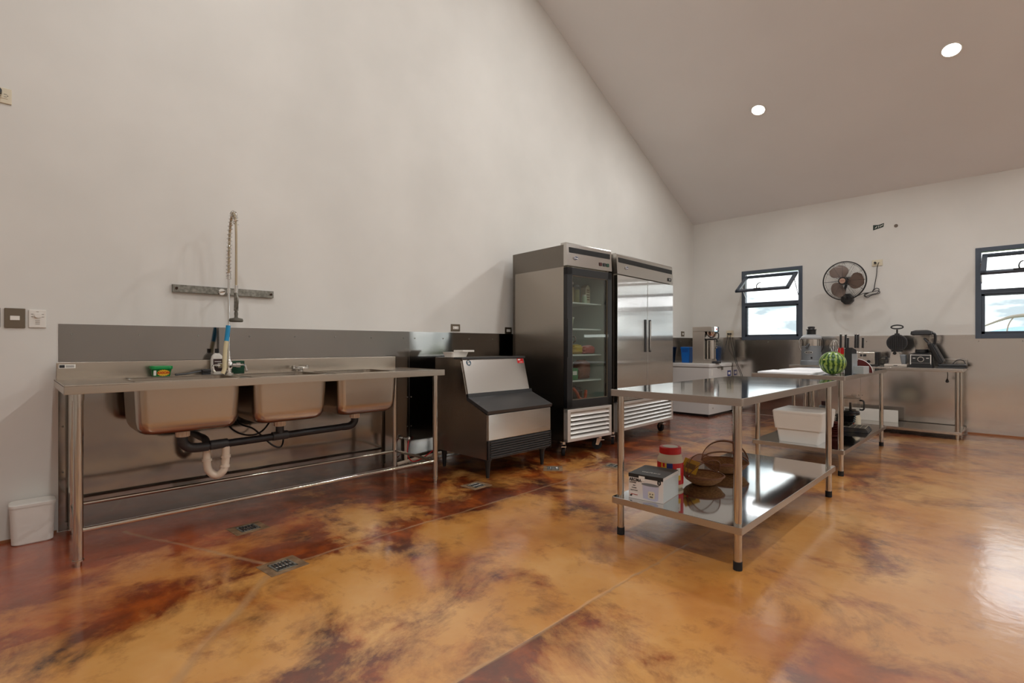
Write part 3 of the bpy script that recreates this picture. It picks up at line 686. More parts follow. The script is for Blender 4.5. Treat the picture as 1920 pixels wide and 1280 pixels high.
# ================================================================ ICE MACHINE
IY0, IY1 = 2.784, 3.572
t = T('ice_machine', 'stainless undercounter ice machine with slanted front and black legs', 'ice machine', (.58, 3.18, 0), world=True)
prof = [(.232, .16), (.93, .16), (.93, .528), (.682, .628), (.59, .984), (.232, .99)]
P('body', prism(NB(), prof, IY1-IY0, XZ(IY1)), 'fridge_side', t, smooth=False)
n_ = Vector((.314, 0, .105)).normalized()
def iface(u0, u1, y0, y1, d0, d1, p0=(.682, .632), p1=(.59, .984)):
    """box on the slanted plane between the XZ points p0 and p1"""
    a = Vector((p0[0], 0, p0[1])); c = Vector((p1[0], 0, p1[1])); e = (c-a); n = Vector((e.z, 0, -e.x)).normalized()
    if n.x < 0: n = -n
    b = NB(); vs = []
    for d in (d0, d1):
        for (u, y) in ((u0, y0), (u1, y0), (u1, y1), (u0, y1)):
            p = a+e*u+n*d; vs.append(b.verts.new((p.x, y, p.z)))
    for f in ((3, 2, 1, 0), (4, 5, 6, 7), (0, 1, 5, 4), (1, 2, 6, 5), (2, 3, 7, 6), (3, 0, 4, 7)): b.faces.new([vs[i] for i in f])
    bmesh.ops.bevel(b, geom=b.edges[:], offset=.002, segments=2, affect='EDGES', profile=.5); return b
P('front_panel', iface(.14, .97, IY0+.012, IY1-.012, 0, .012), 'fridge', t)
P('hinge_bar', iface(-.02, .14, IY0-.004, IY1+.004, 0, .028), 'black', t)
P('top_cap', bx(NB(), .50, .615, IY0-.002, IY1+.002, .975, .995, .004), 'lid', t)
P('top_sheet', bx(NB(), .232, .50, IY0, IY1, .989, .993), 'steel', t)
P('bin_lid', iface(-.02, 1.0, IY0-.008, IY1+.008, .0, .030, (.938, .535), (.682, .632)), 'lid', t)
P('lower_panel', bx(NB(), .93, .941, IY0+.01, IY1-.004, .318, .528, .003), 'steel', t)
P('trim_strip', bx(NB(), .941, .9425, IY0+.52, IY1-.03, .360, .364), 'chrome', t)
b = NB(); bx(b, .928, .934, IY0, IY1, .162, .316); g_ = P('grille', b, 'black', t)
for k in range(7):
    z = .176+k*.020
    b = NB(); bx(b, .932, .948, IY0+.03, IY1-.01, z, z+.010, .002, mtx=None); P('slat', b, 'lid', g_)
P('grille_edge', bx(NB(), .930, .946, IY0, IY0+.02, .162, .316, .002), 'black', g_); P('grille_edge', bx(NB(), .930, .946, IY1-.01, IY1, .162, .316, .002), 'black', g_)
for x in (.30, .885):
    for y in (IY0+.05, IY1-.06):
        b = NB(); cyl(b, (x, y, 0), (x, y, .155), .014, .027, 14); cyl(b, (x, y, .14), (x, y, .162), .032, n=14); P('leg', b, 'black', t)
# round blue badge and red sticker on the slanted panel
a_ = Vector((.682, 0, .632)); c_ = Vector((.59, 0, .984)); e_ = c_-a_; nn_ = Vector((e_.z, 0, -e_.x)).normalized()
def onface(u, y, d): 
    p = a_+e_*u+nn_*d; ez = e_.normalized(); ey = Vector((0, 1, 0))
    return Matrix(((0, ez.x, nn_.x, p.x), (1, ez.y, nn_.y, y), (0, ez.z, nn_.z, p.z), (0, 0, 0, 1)))
b = NB(); cyl(b, (0, 0, 0), (0, 0, .0015), .026, n=28); bmesh.ops.transform(b, matrix=onface(.885, IY0+.075, .012), verts=b.verts); badge = P('round_badge', b, mat('teal_badge', sr(20, 70, 92), .4), t)
b = NB()
for (x0, x1, z0, z1) in ((-.012, -.004, -.016, .014), (.002, .012, -.016, .004), (-.012, .010, .012, .018), (-.004, .004, -.004, .000)): bx(b, x0, x1, z0, z1, 0, .001)
bmesh.ops.transform(b, matrix=onface(.885, IY0+.075, .0136), verts=b.verts); P('badge_mark', b, 'paper', badge)
b = NB(); bx(b, -.042, .042, -.026, .026, 0, .001); bmesh.ops.transform(b, matrix=onface(.905, IY1-.065, .012), verts=b.verts); st_ = P('red_sticker', b, 'red', t)
b = NB(); bx(b, -.032, .0, .002, .014, 0, .001); [bx(b, -.015+i*.011, -.008+i*.011, -.018, -.012, 0, .001) for i in range(4)]; bmesh.ops.transform(b, matrix=onface(.905, IY1-.065, .0131), verts=b.verts); P('sticker_print', b, 'paper', st_)
t = T('scoop_holder', 'translucent white plastic holder lying on top of the ice machine', 'holder', (.38, 2.90, .9935))
b = NB(); loft(b, [rr(.06, .085, 0, .02), rr(.075, .10, .045, .02)], True, True); P('holder', b, 'white', t)
b = NB(); bx(b, -.03, .10, .0, .14, .045, .062, .004); P('flap', b, 'white', t)

# ================================================================ FRIDGES (local frame: x = along the front, y = depth into the wall, front face at y=0 looking to -y)
def caster(parent, x, y, rot):
    m = Matrix.Translation((x, y, 0)) @ Matrix.Rotation(rot, 4, 'Z')
    b = NB(); bx(b, -.04, .04, -.035, .035, .147, .155, .001, mtx=m); cyl(b, m @ Vector((0, 0, .12)), m @ Vector((0, 0, .15)), .022, n=14)
    for s in (-1, 1): prism(b, [(-.02, .12), (.03, .12), (.045, .05), (.015, .045)], .004, m @ Matrix(((1, 0, 0, 0), (0, 0, 1, s*.019-.002), (0, 1, 0, 0), (0, 0, 0, 1))))
    c = P('caster', b, 'chrome', parent)
    b = NB(); cyl(b, m @ Vector((.03, -.014, .052)), m @ Vector((.03, .014, .052)), .052, n=24); P('wheel', b, 'rubber', c)
    b = NB(); bx(b, -.045, .0, -.024, .024, .095, .108, .003, mtx=m); P('brake_pedal', b, 'chrome', c)
def louvre_panel(t, x0, x1, z0, z1, n):
    b = NB(); bx(b, x0, x0+.045, -.050, .02, z0, z1, .004); bx(b, x1-.035, x1, -.050, .02, z0, z1, .004); bx(b, x0, x1, -.048, .02, z1-.03, z1, .003); bx(b, x0, x1, -.048, .02, z0, z0+.03, .003)
    o = P('louvre_panel', b, 'louvre', t)
    P('louvre_back', bx(NB(), x0+.04, x1-.03, -.006, .0, z0+.02, z1-.02), 'black', o)
    h = (z1-z0-.06)/n
    for k in range(n):
        z = z0+.03+k*h; b = NB(); xa, xb = x0+.045, x1-.035
        prism(b, [(-.047, z+.002), (-.045, z), (-.012, z+h*.82), (-.014, z+h*.82+.002)], xb-xa, YZ(xa)); P('louvre', b, 'louvre', o)
def header(t, x0, x1, z0, z1, name_x):
    w = x1-x0
    prof = [(.04, z0), (-.048, z0), (-.036, z1-.012), (-.028, z1), (.04, z1)]
    h = P('header', prism(NB(), prof, w, YZ(x0)), 'fridge', t, smooth=False)
    b = NB(); bx(b, x0+.035, x1-.025, -.0435, -.02, z1-.098, z1-.045, .002); vg = P('vent_slot', b, 'ink', h)
    for k in range(5): P('vent_slat', bx(NB(), x0+.04, x1-.03, -.0455, -.040, z1-.092+k*.010, z1-.088+k*.010), 'black', h)
    yb = -.0482
    b = NB(); el = [(.036*math.cos(2*PI*k/28), .019*math.sin(2*PI*k/28)) for k in range(28)]; prism(b, el, .002, face_my(name_x, yb, z0+.080)); P('oval_badge_rim', b, 'paper', h)
    b = NB(); prism(b, [(x*.92, y*.87) for x, y in el], .003, face_my(name_x, yb, z0+.080)); P('oval_badge', b, mat('navy_badge', sr(30, 38, 78), .4), h)
    text('Atosa', .022, 'paper', h, face_my(name_x, yb-.0032, z0+.080), bold=.0006)
    return h
FH = 2.10
# --- glass door fridge
v = Vector((.970-.915, 4.53-3.85)); rot1 = math.atan2(v.y, v.x)
t = T('glass_door_fridge', 'tall stainless fridge with a single black framed glass door on casters', 'fridge', (.915-.05*math.cos(rot1-PI/2)*-0-.048, 3.85, 0), rot1)
F1 = t; w, D = .683, .76
b = NB()
for q in ((0, .045, 0, D, .155, FH-.02), (w-.045, w, 0, D, .155, FH-.02), (0, w, D-.04, D, .155, FH-.02), (0, w, 0, D, 1.865, FH-.02), (0, w, 0, D, .155, .50)): bx(b, *q)
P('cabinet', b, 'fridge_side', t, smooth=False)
P('seam_trim', bx(NB(), -.001, .0, .0, D, .60, .604), 'chrome', t)
b = NB()
for q in ((.045, .052, .02, D-.045, .50, 1.865), (w-.052, w-.045, .02, D-.045, .50, 1.865), (.045, w-.045, D-.05, D-.04, .50, 1.865), (.045, w-.045, .02, D-.045, 1.86, 1.866), (.045, w-.045, .02, D-.045, .499, .51)): bx(b, *q)
P('liner', b, 'interior', t, smooth=False)
SH = [1.535, 1.27, 1.006, .744]
for z in SH:
    b = NB(); bx(b, .055, w-.055, .05, .062, z-.014, z, .002); bx(b, .055, w-.055, D-.10, D-.09, z-.008, z, .001)
    for k in range(26): bx(b, .06+k*.0222, .064+k*.0222, .055, D-.095, z-.006, z-.001)
    P('wire_shelf', b, 'shelf', t)
b = NB(); z0, z1 = .485, 1.86
for q in ((0, .075, z0, z1), (w-.068, w, z0, z1), (0, w, z0, z0+.078), (0, w, z1-.075, z1)): bx(b, q[0], q[1], -.048, -.002, q[2], q[3], .004)
dr = P('door', b, 'black', t)
b = NB()
for q in ((.075, .081, z0+.078, z1-.075), (w-.074, w-.068, z0+.078, z1-.075), (.075, w-.068, z0+.078, z0+.084), (.075, w-.068, z1-.081, z1-.075)): bx(b, q[0], q[1], -.043, -.036, q[2], q[3])
P('pane_trim', b, 'plate', dr)
P('pane', bx(NB(), .08, w-.073, -.034, -.030, z0+.083, z1-.080), 'door_glass', dr)
P('handle', bx(NB(), -.006, .010, -.062, -.046, .98, 1.36, .003), 'black', dr)
header(t, 0, w, 1.875, FH, .125)
b = NB()
for k, (m_, x) in enumerate((('red', .50), ('ink', .56), ('green', .615))):
    P('switch' if k != 1 else 'display', bx(NB(), x-.02, x+.02, -.052, -.047, 1.917, 1.952, .004), mat('dark_red', sr(70, 14, 12), .4) if k == 0 else ('ink' if k == 1 else mat('dark_green', sr(14, 60, 40), .4)), t)
louvre_panel(t, .005, w-.005, .158, .475, 6)
for x, y, r in ((.06, .06, .9), (w-.07, .06, 2.4), (.06, D-.08, 0), (w-.07, D-.08, 0)): caster(t, x, y, r)
l = bpy.data.lights.new('fridge_lamp', 'AREA'); l.shape = 'RECTANGLE'; l.size = .03; l.size_y = .9; l.energy = .22; l.color = (.92, 1, .94)
o = bpy.data.objects.new('fridge_lamp', l); COL.objects.link(o); o.parent = t; o.location = (w-.06, .10, 1.2); o.rotation_euler = (0, PI/2, 0)
# --- two door fridge
v2 = Vector((.884-.938, 6.035-4.677)); rot2 = math.atan2(v2.y, v2.x)
t = T('double_door_fridge', 'wide stainless fridge with two solid doors and black recessed handles', 'fridge', (.938-.05, 4.68, 0), rot2)
w, D = 1.36, .76
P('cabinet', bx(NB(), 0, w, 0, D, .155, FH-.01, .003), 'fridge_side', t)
for x0, x1, hx in ((.003, w/2-.003, w/2-.055), (w/2+.003, w-.003, w/2+.055)):
    b = NB(); bx(b, x0, x1, -.048, -.002, .485, 1.865, .005); d = P('door', b, 'fridge_door', t)
    b = NB(); bx(b, hx-.020, hx+.020, -.056, -.046, 1.02, 1.40, .003); P('handle', b, 'black', d)
    b = NB(); bx(b, hx-.012, hx+.014, -.0575, -.054, 1.035, 1.385, .002); P('handle_grip', b, 'dark' if hx < w/2 else 'chrome', d)
P('door_gap', bx(NB(), 0, w, -.03, 0, .476, .487), 'ink', t)
header(t, 0, w, 1.875, FH, .20)
P('control_panel', bx(NB(), w-.15, w-.06, -.052, -.047, 1.905, 1.945, .004), 'ink', t)
text('3.4', .026, 'paper', t, face_my(w-.105, -.0522, 1.925))
louvre_panel(t, .005, w-.005, .158, .475, 6)
for x, y, r in ((.08, .06, .6), (w-.09, .06, 1.1), (.08, D-.08, 0), (w-.09, D-.08, 0)): caster(t, x, y, r)
F1M = Matrix.Translation(F1.location) @ Matrix.Rotation(rot1, 4, 'Z')
def in_fridge(x, y, z): return tuple(F1M @ Vector((x, y, z)))

# food inside the glass-door fridge
def jar(x, y, z, r, h, fill, lidm, label, cat='jar'):
    t = T('jar', label, cat, in_fridge(x, y, z+.0005)); b = NB(); lathe(b, [(r*.92, 0), (r, .006), (r, h*.82), (r*.8, h*.9), (r*.8, h*.95)], n=20); P('glass_body', b, 'jarglass', t)
    b = NB(); lathe(b, [(r*.9, .004), (r*.96, .01), (r*.96, h*.74)], n=20); P('contents', b, fill, t)
    b = NB(); cyl(b, (0, 0, h*.9), (0, 0, h), r*.84, n=20); P('lid', b, lidm, t)
tan = mat('tan_food', sr(170, 140, 105), .7)
jar(.13, .14, SH[0], .045, .20, tan, 'paper', 'clear jar of tan grain at the left of the top fridge shelf')
jar(.235, .15, SH[0], .055, .21, mat('oat_food', sr(196, 170, 130), .7), 'paper', 'widest clear jar with white lid on the top fridge shelf')
jar(.345, .16, SH[0], .045, .19, mat('olive_food', sr(150, 148, 96), .7), 'greybody', 'clear jar of olive mix, rightmost of the jars on the top fridge shelf')
t = T('milk_carton', 'tall beige printed carton on the top fridge shelf', 'carton', in_fridge(.50, .16, SH[0]+.001), rot1)
b = NB(); bx(b, -.035, .035, -.035, .035, 0, .17, .002); prism(b, [(-.035, .17), (.035, .17), (.004, .20), (-.004, .20)], .07, Matrix(((1, 0, 0, 0), (0, 0, 1, -.035), (0, 1, 0, 0), (0, 0, 0, 1)))); P('carton', b, mat('carton_beige', sr(206, 196, 170), .6), t)
b = NB(); [bx(b, -.022, .022, -.0365, -.035, z, z+.010) for z in (.04, .065, .09, .12, .14)]; P('print', b, mat('carton_print', sr(120, 84, 60), .6), t)
t = T('small_jar', 'short pale jar between the tall jars and the carton on the top fridge shelf', 'jar', in_fridge(.415, .10, SH[0]+.001)); b = NB(); lathe(b, [(.025, 0), (.028, .06), (.02, .075)], n=16); P('body', b, mat('pale_green', sr(190, 205, 180), .5), t); b = NB(); cyl(b, (0, 0, .074), (0, 0, .09), .022, n=16); P('lid', b, 'white', t)
t = T('food_tub', 'pale lidded tub alone on the second fridge shelf', 'tub', in_fridge(.18, .16, SH[1]+.001), rot1)
b = NB(); loft(b, [rr(.07, .06, 0), rr(.08, .07, .10)], True, True); P('tub', b, mat('pale_tub', sr(206, 214, 180), .5), t); b = NB(); loft(b, [rr(.084, .074, .10), rr(.084, .074, .115)], True, True); P('lid', b, 'white', t)
names = ['leftmost', 'second from left', 'third from left', 'rightmost']
for k in range(4):
    t = T('beer_bottle', 'dark bottle standing at the back of the third fridge shelf, %s of four' % names[k], 'bottle', in_fridge(.12+k*.075, .30+.02*(k % 2), SH[2]+.001), group='dark bottles on the third fridge shelf')
    b = NB(); lathe(b, [(.026, 0), (.029, .006), (.029, .12), (.012, .17), (.011, .215)], n=16); P('bottle', b, 'black', t)
    b = NB(); cyl(b, (0, 0, .213), (0, 0, .222), .014, n=12); P('cap', b, 'paper', t)
t = T('decanter', 'long-necked clear decanter on the third fridge shelf, right of the bottles', 'decanter', in_fridge(.45, .32, SH[2]+.001))
b = NB(); lathe(b, [(.04, 0), (.045, .06), (.03, .12), (.018, .16), (.022, .19)], n=18); P('body', b, 'jarglass', t); b = NB(); tube(b, [(.03, 0, .12), (.06, 0, .14), (.055, 0, .18), (.02, 0, .185)], .006, 8, 5); P('handle', b, 'brown', t)
def bag(nm, x, y, z, sx, sy, sz, m_, label, cat='package'):
    b = NB(); bmesh.ops.create_icosphere(b, subdivisions=3, radius=1)
    for v_ in b.verts:
        c = v_.co; k = 1+.10*math.sin(7*c.x+3*c.y+x*40)+.07*math.sin(11*c.z+5*c.y+x*9)
        v_.co = Vector((abs(c.x)**.6*math.copysign(1, c.x)*sx*k, abs(c.y)**.7*math.copysign(1, c.y)*sy*k, max(0, (abs(c.z)**.7*math.copysign(1, c.z)*k+.95)*sz*.5)))
    ONE(nm, b, m_, label, cat, in_fridge(x, y, z+.002), rot1)
bag('bread_bag', .13, .13, SH[2], .07, .06, .11, mat('red_white_bag', sr(186, 110, 96), .5), 'red and white bag at the left of the third fridge shelf')
bag('cheese_bag', .30, .13, SH[2], .085, .05, .10, mat('yellow_bag', sr(196, 160, 50), .45), 'yellow bag in the middle of the third fridge shelf')
bag('meat_pack', .50, .14, SH[2], .10, .05, .09, mat('pink_pack', sr(180, 84, 76), .4), 'reddish packages at the right of the third fridge shelf')
jar(.11, .13, SH[3], .042, .16, tan, 'greybody', 'clear jar at the left of the fourth fridge shelf')
t = T('green_pouch', 'green and white drink pouch on the fourth fridge shelf', 'carton', in_fridge(.27, .13, SH[3]+.001), rot1)
P('pouch', bx(NB(), -.05, .05, -.03, .03, 0, .12, .006), mat('pouch_green', sr(24, 120, 62), .4), t); P('label', bx(NB(), -.03, .03, -.032, -.029, .05, .09), 'paper', t)
bag('fruit_bag', .44, .16, SH[3], .09, .06, .20, mat('brown_bag', sr(120, 64, 44), .6), 'brown bag at the right of the fourth fridge shelf')
bag('white_sack', .14, .14, .511, .06, .07, .17, mat('white_bag', sr(190, 192, 184), .5), 'white sack at the bottom left of the fridge')
bag('dark_sack', .34, .22, .511, .13, .08, .16, mat('dark_bag', sr(44, 42, 44), .5), 'dark bag at the bottom of the fridge')
b = NB(); tube(b, [(-.11, 0, .15), (-.07, -.02, .10), (-.03, -.02, .04), (.05, -.02, .03), (.08, -.01, .12)], .016, 10, 6); ONE('red_wrapper', b, mat('orange_red', sr(196, 80, 50), .4), 'curved red wrapper in front of the dark bag at the fridge bottom', 'wrapper', in_fridge(.36, .11, .512), rot1)

# ================================================================ PREP TABLES
def prep_table(name, label, x0, x1, y0, y1, H_, sh, feet=True):
    t = T(name, label, 'table', ((x0+x1)/2, (y0+y1)/2, 0), world=True)
    def slab(z, th):
        b = NB(); lp = lambda i, zz: [(x, y, zz) for x, y in rrect(x0+i, x1-i, y0+i, y1-i, .012)]
        return b, lp
    for nm, z, th, ins in (('tabletop', H_, .038, 0), ('undershelf', sh, .036, .006)):
        b = NB(); lp = lambda i, zz: [(x, y, zz) for x, y in rrect(x0+i, x1-i, y0+i, y1-i, .012)]
        loft(b, [lp(ins+.003, z)], False, True) if False else None
        loft(b, [lp(ins+.03, z-th+.004), lp(ins+.03, z-th), lp(ins, z-th), lp(ins, z-.003), lp(ins+.001, z-.001)], False, False)
        o = P(nm, b, 'steel_edge', t)
        b = NB(); loft(b, [lp(ins+.0012, z-.0011), lp(ins+.003, z)], True, True); P('top_sheet', b, 'steel_top', o, smooth=False)
    for x in (x0+.042, x1-.042):
        for y in (y0+.05, y1-.05):
            b = NB(); cyl(b, (x, y, .035), (x, y, H_-.03), .0195, n=22); o = P('leg', b, 'tube', t)
            b = NB(); cyl(b, (x, y, 0), (x, y, .042), .0215, n=20); P('rubber_foot', b, 'rubber', o)
            b = NB(); cyl(b, (x, y, sh-.05), (x, y, sh-.005), .0235, n=20); P('collar', b, 'tube', o)
    return t
prep_table('prep_table', 'nearest stainless prep table with a cooker box and baskets on its lower shelf', 2.315, 3.066, 2.492, 4.285, .845, .222)
prep_table('prep_table', 'second stainless prep table, with a watermelon and cutting boards on top', 2.235, 2.985, 4.93, 6.83, .843, .222)

# --- on the first table's shelf
t = T('rice_cooker_box', 'white and grey carton of a small rice cooker on the nearest table shelf', 'box', (2.406, 2.548, .2225), math.radians(7))
bw, bd, bh = .205, .238, .142
P('carton', bx(NB(), 0, bw, 0, bd, 0, bh, .0012), mat('carton_white', sr(222, 214, 208), .6), t)
P('side_print', bx(NB(), bw, bw+.0006, .002, bd-.002, .004, bh-.018), mat('carton_side', sr(200, 204, 202), .55), t)
P('top_print', bx(NB(), -.0004, bw+.0008, -.0004, bd+.0004, bh-.001, bh+.0008), mat('carton_grey', sr(74, 76, 76), .5), t)
P('band_print', bx(NB(), -.0008, bw-.0, -.0009, 0, bh-.020, bh), 'ink', t)
P('tab', bx(NB(), .062, .098, -.0016, 0, bh-.034, bh-.008), 'paper', t)
text('AROMA', .025, 'ink', t, face_my(.041, -.0012, .108), bold=.0008, xs=.82)
text('COOKER', .010, 'ink', t, face_my(.026, -.0012, .092))
for z, s_ in ((.076, 'RICE'), (.062, 'STEAMER'), (.048, 'SLOW COOK'), (.024, 'ONE TOUCH')): text(s_, .007, 'ink' if z > .03 else 'red', t, face_my(.034, -.0010, z))
text('WHAT\'S IN IT', .018, 'paper', t, face_up(.105, .07, bh+.0012, 0))
gp = mat('print_lilac', sr(190, 188, 206), .5)
b = NB(); prism(b, [(.088, .012), (.160, .004), (.176, .012), (.180, .086), (.084, .086)], .0010, Matrix(((1, 0, 0, 0), (0, 0, -1, 0), (0, 1, 0, 0), (0, 0, 0, 1)))); cp = P('cooker_print', b, gp, t)
b = NB(); prism(b, [(.13+.052*math.cos(2*PI*k/24), .092+.008*math.sin(2*PI*k/24)) for k in range(24)], .0014, Matrix(((1, 0, 0, 0), (0, 0, -1, 0), (0, 1, 0, 0), (0, 0, 0, 1)))); P('lid_print', b, 'greybody', cp)
b = NB(); prism(b, rrect(.118, .156, .016, .056, .008), .0015, XZ(0)); P('panel_print', b, 'cream', cp)
b = NB(); bx(b, .126, .133, -.002, 0, .038, .045); bx(b, .141, .148, -.002, 0, .038, .045); bx(b, .128, .146, -.002, 0, .022, .030); P('button_print', b, 'plate', cp)
b = NB(); prism(b, [(.172, .122), (.192, .122), (.192, .104), (.182, .096), (.172, .104)], .0016, XZ(0)); mk = P('badge_print', b, 'ink', t); text('3', .016, 'paper', t, face_my(.182, -.0018, .110))
b = NB(); prism(b, [(.008, .012), (.020, .012), (.022, .024), (.010, .020)], .001, XZ(0)); P('corner_print', b, 'ink', t)

t = T('mayonnaise_jar', 'big cream plastic jar with red lid and red label behind the cooker box', 'jar', (2.465, 2.93, .2225))
R_ = .078
b = NB(); lathe(b, [(R_*.88, 0), (R_, .012), (R_, .165), (R_*.97, .18), (R_*.80, .205), (R_*.76, .212)], n=36); P('jar_body', b, 'cream', t)
b = NB(); lathe(b, [(R_*.82, .208), (R_*.84, .212), (R_*.84, .245), (R_*.78, .249)], n=36); ld = P('lid', b, 'red', t)
b = NB(); lathe(b, [(R_*.60, .2485), (R_*.60, .2500)], n=30); P('lid_print', b, 'paper', ld)
def arcpatch(a0, a1, z0, z1, r, n=10):
    b = NB(); A = []
    for i in range(n+1):
        a = math.radians(a0+(a1-a0)*i/n); A.append([b.verts.new((rr_*math.cos(a), rr_*math.sin(a), z)) for rr_ in (r,) for z in (z0, z1)])
    for p, q in zip(A, A[1:]): b.faces.new((p[0], q[0], q[1], p[1]))
    return b
P('label', arcpatch(-180, 60, .028, .158, R_+.0006, 30), 'red', t)
P('label_blue', arcpatch(-78, -52, .128, .158, R_+.0012, 6), 'navy', t); P('label_yellow', arcpatch(-104, -78, .128, .158, R_+.0012, 6), 'yellow', t); P('label_red_chevron', arcpatch(-96, -86, .134, .158, R_+.0016, 3), 'red', t)
P('label_face', arcpatch(-34, -14, .085, .13, R_+.0012, 5), 'paper', t); P('label_gold', arcpatch(-36, -12, .055, .085, R_+.0012, 5), 'yellow', t); P('label_eye', arcpatch(-27, -24, .108, .113, R_+.0018, 2), 'ink', t)

def basket(x, y, r, h, label, hoops, span, rz, contents, tilt=0):
    t = T('food_basket', label, 'basket', (x, y, .2225), rz)
    b = NB(); lathe(b, [(r*.45, 0), (r*.55, .004), (r*.86, h*.55), (r, h), (r*1.02, h+.004), (r*.98, h+.004), (r*.83, h*.6), (r*.52, .010), (.0, .010)], n=36); P('basket', b, 'wicker', t)
    b = NB(); n = 40
    tube(b, [(r*1.0*math.cos(2*PI*k/n), r*1.0*math.sin(2*PI*k/n), h+.004) for k in range(n+1)], .0055, 6, 0); P('rim', b, 'cane', t)
    # folded dome: hoops pivoting on two hinges at +-y
    for a in hoops:
        b = NB(); a_ = math.radians(a); n = 20
        tube(b, [(r*1.0*math.sin(PI*k/n)*math.cos(a_), r*1.0*math.cos(PI*k/n), h+.006+r*1.0*math.sin(PI*k/n)*math.sin(a_)) for k in range(n+1)], .0028, 6, 0); P('hoop', b, 'cane', t)
    b = NB(); n, m_ = 20, 10; G = []
    for j in range(m_+1):
        a_ = math.radians(span[0]+(span[1]-span[0])*j/m_)
        G.append([b.verts.new((r*.995*math.sin(PI*k/n)*math.cos(a_), r*.995*math.cos(PI*k/n), h+.006+r*.995*math.sin(PI*k/n)*math.sin(a_))) for k in range(1, n)])
    for p, q in zip(G, G[1:]):
        for k in range(n-2): b.faces.new((p[k], p[k+1], q[k+1], q[k]))
    P('net_cover', b, 'net', t)
    b = NB()
    for s in (-1, 1): cyl(b, (0, s*r-.006, h+.006), (0, s*r+.006, h+.006), .007, n=10)
    P('hinge', b, 'chrome', t)
    return t
basket(2.585, 3.13, .125, .055, 'smaller woven basket with folded net dome, next to the red-lidded jar', (55, 105, 150), (55, 178), math.radians(-20), 0)
basket(2.555, 3.54, .150, .065, 'larger woven basket with high net dome behind the smaller one', (35, 80, 125, 165), (80, 178), math.radians(-65), 0)
t = T('snack_packet', 'flat yellow printed packet tucked between jar and small basket', 'packet', (2.50, 3.10, .285), math.radians(40))
P('packet', bx(NB(), -.05, .05, -.002, .002, 0, .085, .001, mtx=Matrix.Rotation(math.radians(20), 4, 'Y')), 'yellow', t)
b = NB(); bx(b, -.03, .03, -.003, .003, .025, .06, mtx=Matrix.Rotation(math.radians(20), 4, 'Y')); P('print', b, mat('olive_print', sr(120, 104, 40), .6), t)
for i, (x, y, z, s, lab, m_) in enumerate(((2.60, 3.10, .246, .042, 'pale lump of food in the smaller basket', 'wicker'), (2.60, 3.50, .262, .048, 'dark round loaf in the larger basket', 'brown'))):
    b = NB(); sph(b, (0, 0, 0), s, (1.3, 1, .55), 18); ONE('bread_roll', b, m_, lab, 'bread', (x, y, z))

# --- white cooler on second table shelf
t = T('cool_box', 'white foam cool box on the second table shelf', 'cool box', (2.60, 5.225, .2225))
wd, dd = .19, .215
b = NB()
lp = lambda a, c, z, r=.02: [(x, y, z) for x, y in rrect(-a, a, -c, c, r)]
loft(b, [lp(wd-.030, dd-.030, 0), lp(wd-.014, dd-.014, .12), lp(wd-.002, dd-.002, .122), lp(wd+.012, dd+.012, .245), lp(wd+.012, dd+.012, .262)], True, True); P('box_body', b, 'white', t)
b = NB(); loft(b, [lp(wd+.014, dd+.014, .2625), lp(wd+.014, dd+.014, .280), lp(wd+.006, dd+.006, .288)], True, True); P('lid', b, 'white', t)
P('label', bx(NB(), wd+.006, wd+.0125, -.02, .01, .18, .20), 'plate', t)
# --- more things on that shelf
t = T('food_processor', 'food processor with clear bowl on the second table shelf', 'food processor', (2.72, 6.46, .2225))
b = NB(); loft(b, [lp(.085, .085, 0, .03), lp(.085, .085, .09, .03), lp(.075, .075, .13, .03)], True, True); P('base', b, 'cream', t)
b = NB(); lathe(b, [(.075, .13), (.085, .135), (.085, .16), (.075, .17)], n=28); P('drive_ring', b, 'black', t)
b = NB(); lathe(b, [(.080, .17), (.088, .19), (.09, .30), (.088, .31)], n=32); P('bowl', b, 'jarglass', t)
b = NB(); lathe(b, [(.012, .17), (.012, .26)], n=12); bx(b, -.05, .05, -.01, .01, .18, .19); P('blade', b, 'dark', t)
b = NB(); lathe(b, [(.091, .305), (.092, .318), (.05, .335), (.0, .336)], n=32); cyl(b, (.03, 0, .33), (.03, 0, .352), .024, n=16); P('lid', b, 'jarglass', t)
P('control_strip', bx(NB(), -.06, .05, -.0865, -.084, .035, .065), 'red', t)
b = NB(); tube(b, [(.088, -.02, .29), (.125, -.03, .28), (.125, -.03, .20), (.088, -.02, .19)], .009, 8, 5); P('handle', b, 'dark', t)
for k in range(4):
    b = NB(); lathe(b, [(.04, 0), (.05, .004), (.088, .045), (.092, .05), (.085, .046), (.045, .012), (0, .012)], n=32)
    ONE('black_bowl', b, mat('gloss_black', (.01, .01, .011), .08), 'glossy black bowl in the small stack, %s' % ['lowest, partly on the folded cloth', 'second from bottom', 'third from bottom', 'topmost'][k], 'bowl', (2.73+.003*k, 6.17, .268+k*.021), group='glossy black bowls stacked on the second table shelf')
t = T('folded_cloth', 'folded dark plaid cloth under the black bowls', 'cloth', (2.79, 6.20, .2225), math.radians(4))
pl = grain(mat('plaid', sr(54, 50, 48), .9), (1, 1, 1), 12, col=(sr(34, 34, 42), sr(74, 66, 56)))
for k in range(4):
    b = NB(); bx(b, -.14+.006*k, .15-.008*k, -.15+.004*k, .15-.004*k, .0112*k, .0112*k+.0108, .004); ly = P('cloth_layer', b, pl, t)
b = NB()
for i in range(6): bx(b, -.11+i*.045, -.10+i*.045, -.134, .134, .0444, .0452)
for i in range(6): bx(b, -.11, .12, -.12+i*.045, -.112+i*.045, .0444, .0454)
P('plaid_stripe', b, mat('plaid_light', sr(150, 140, 122), .9), t)
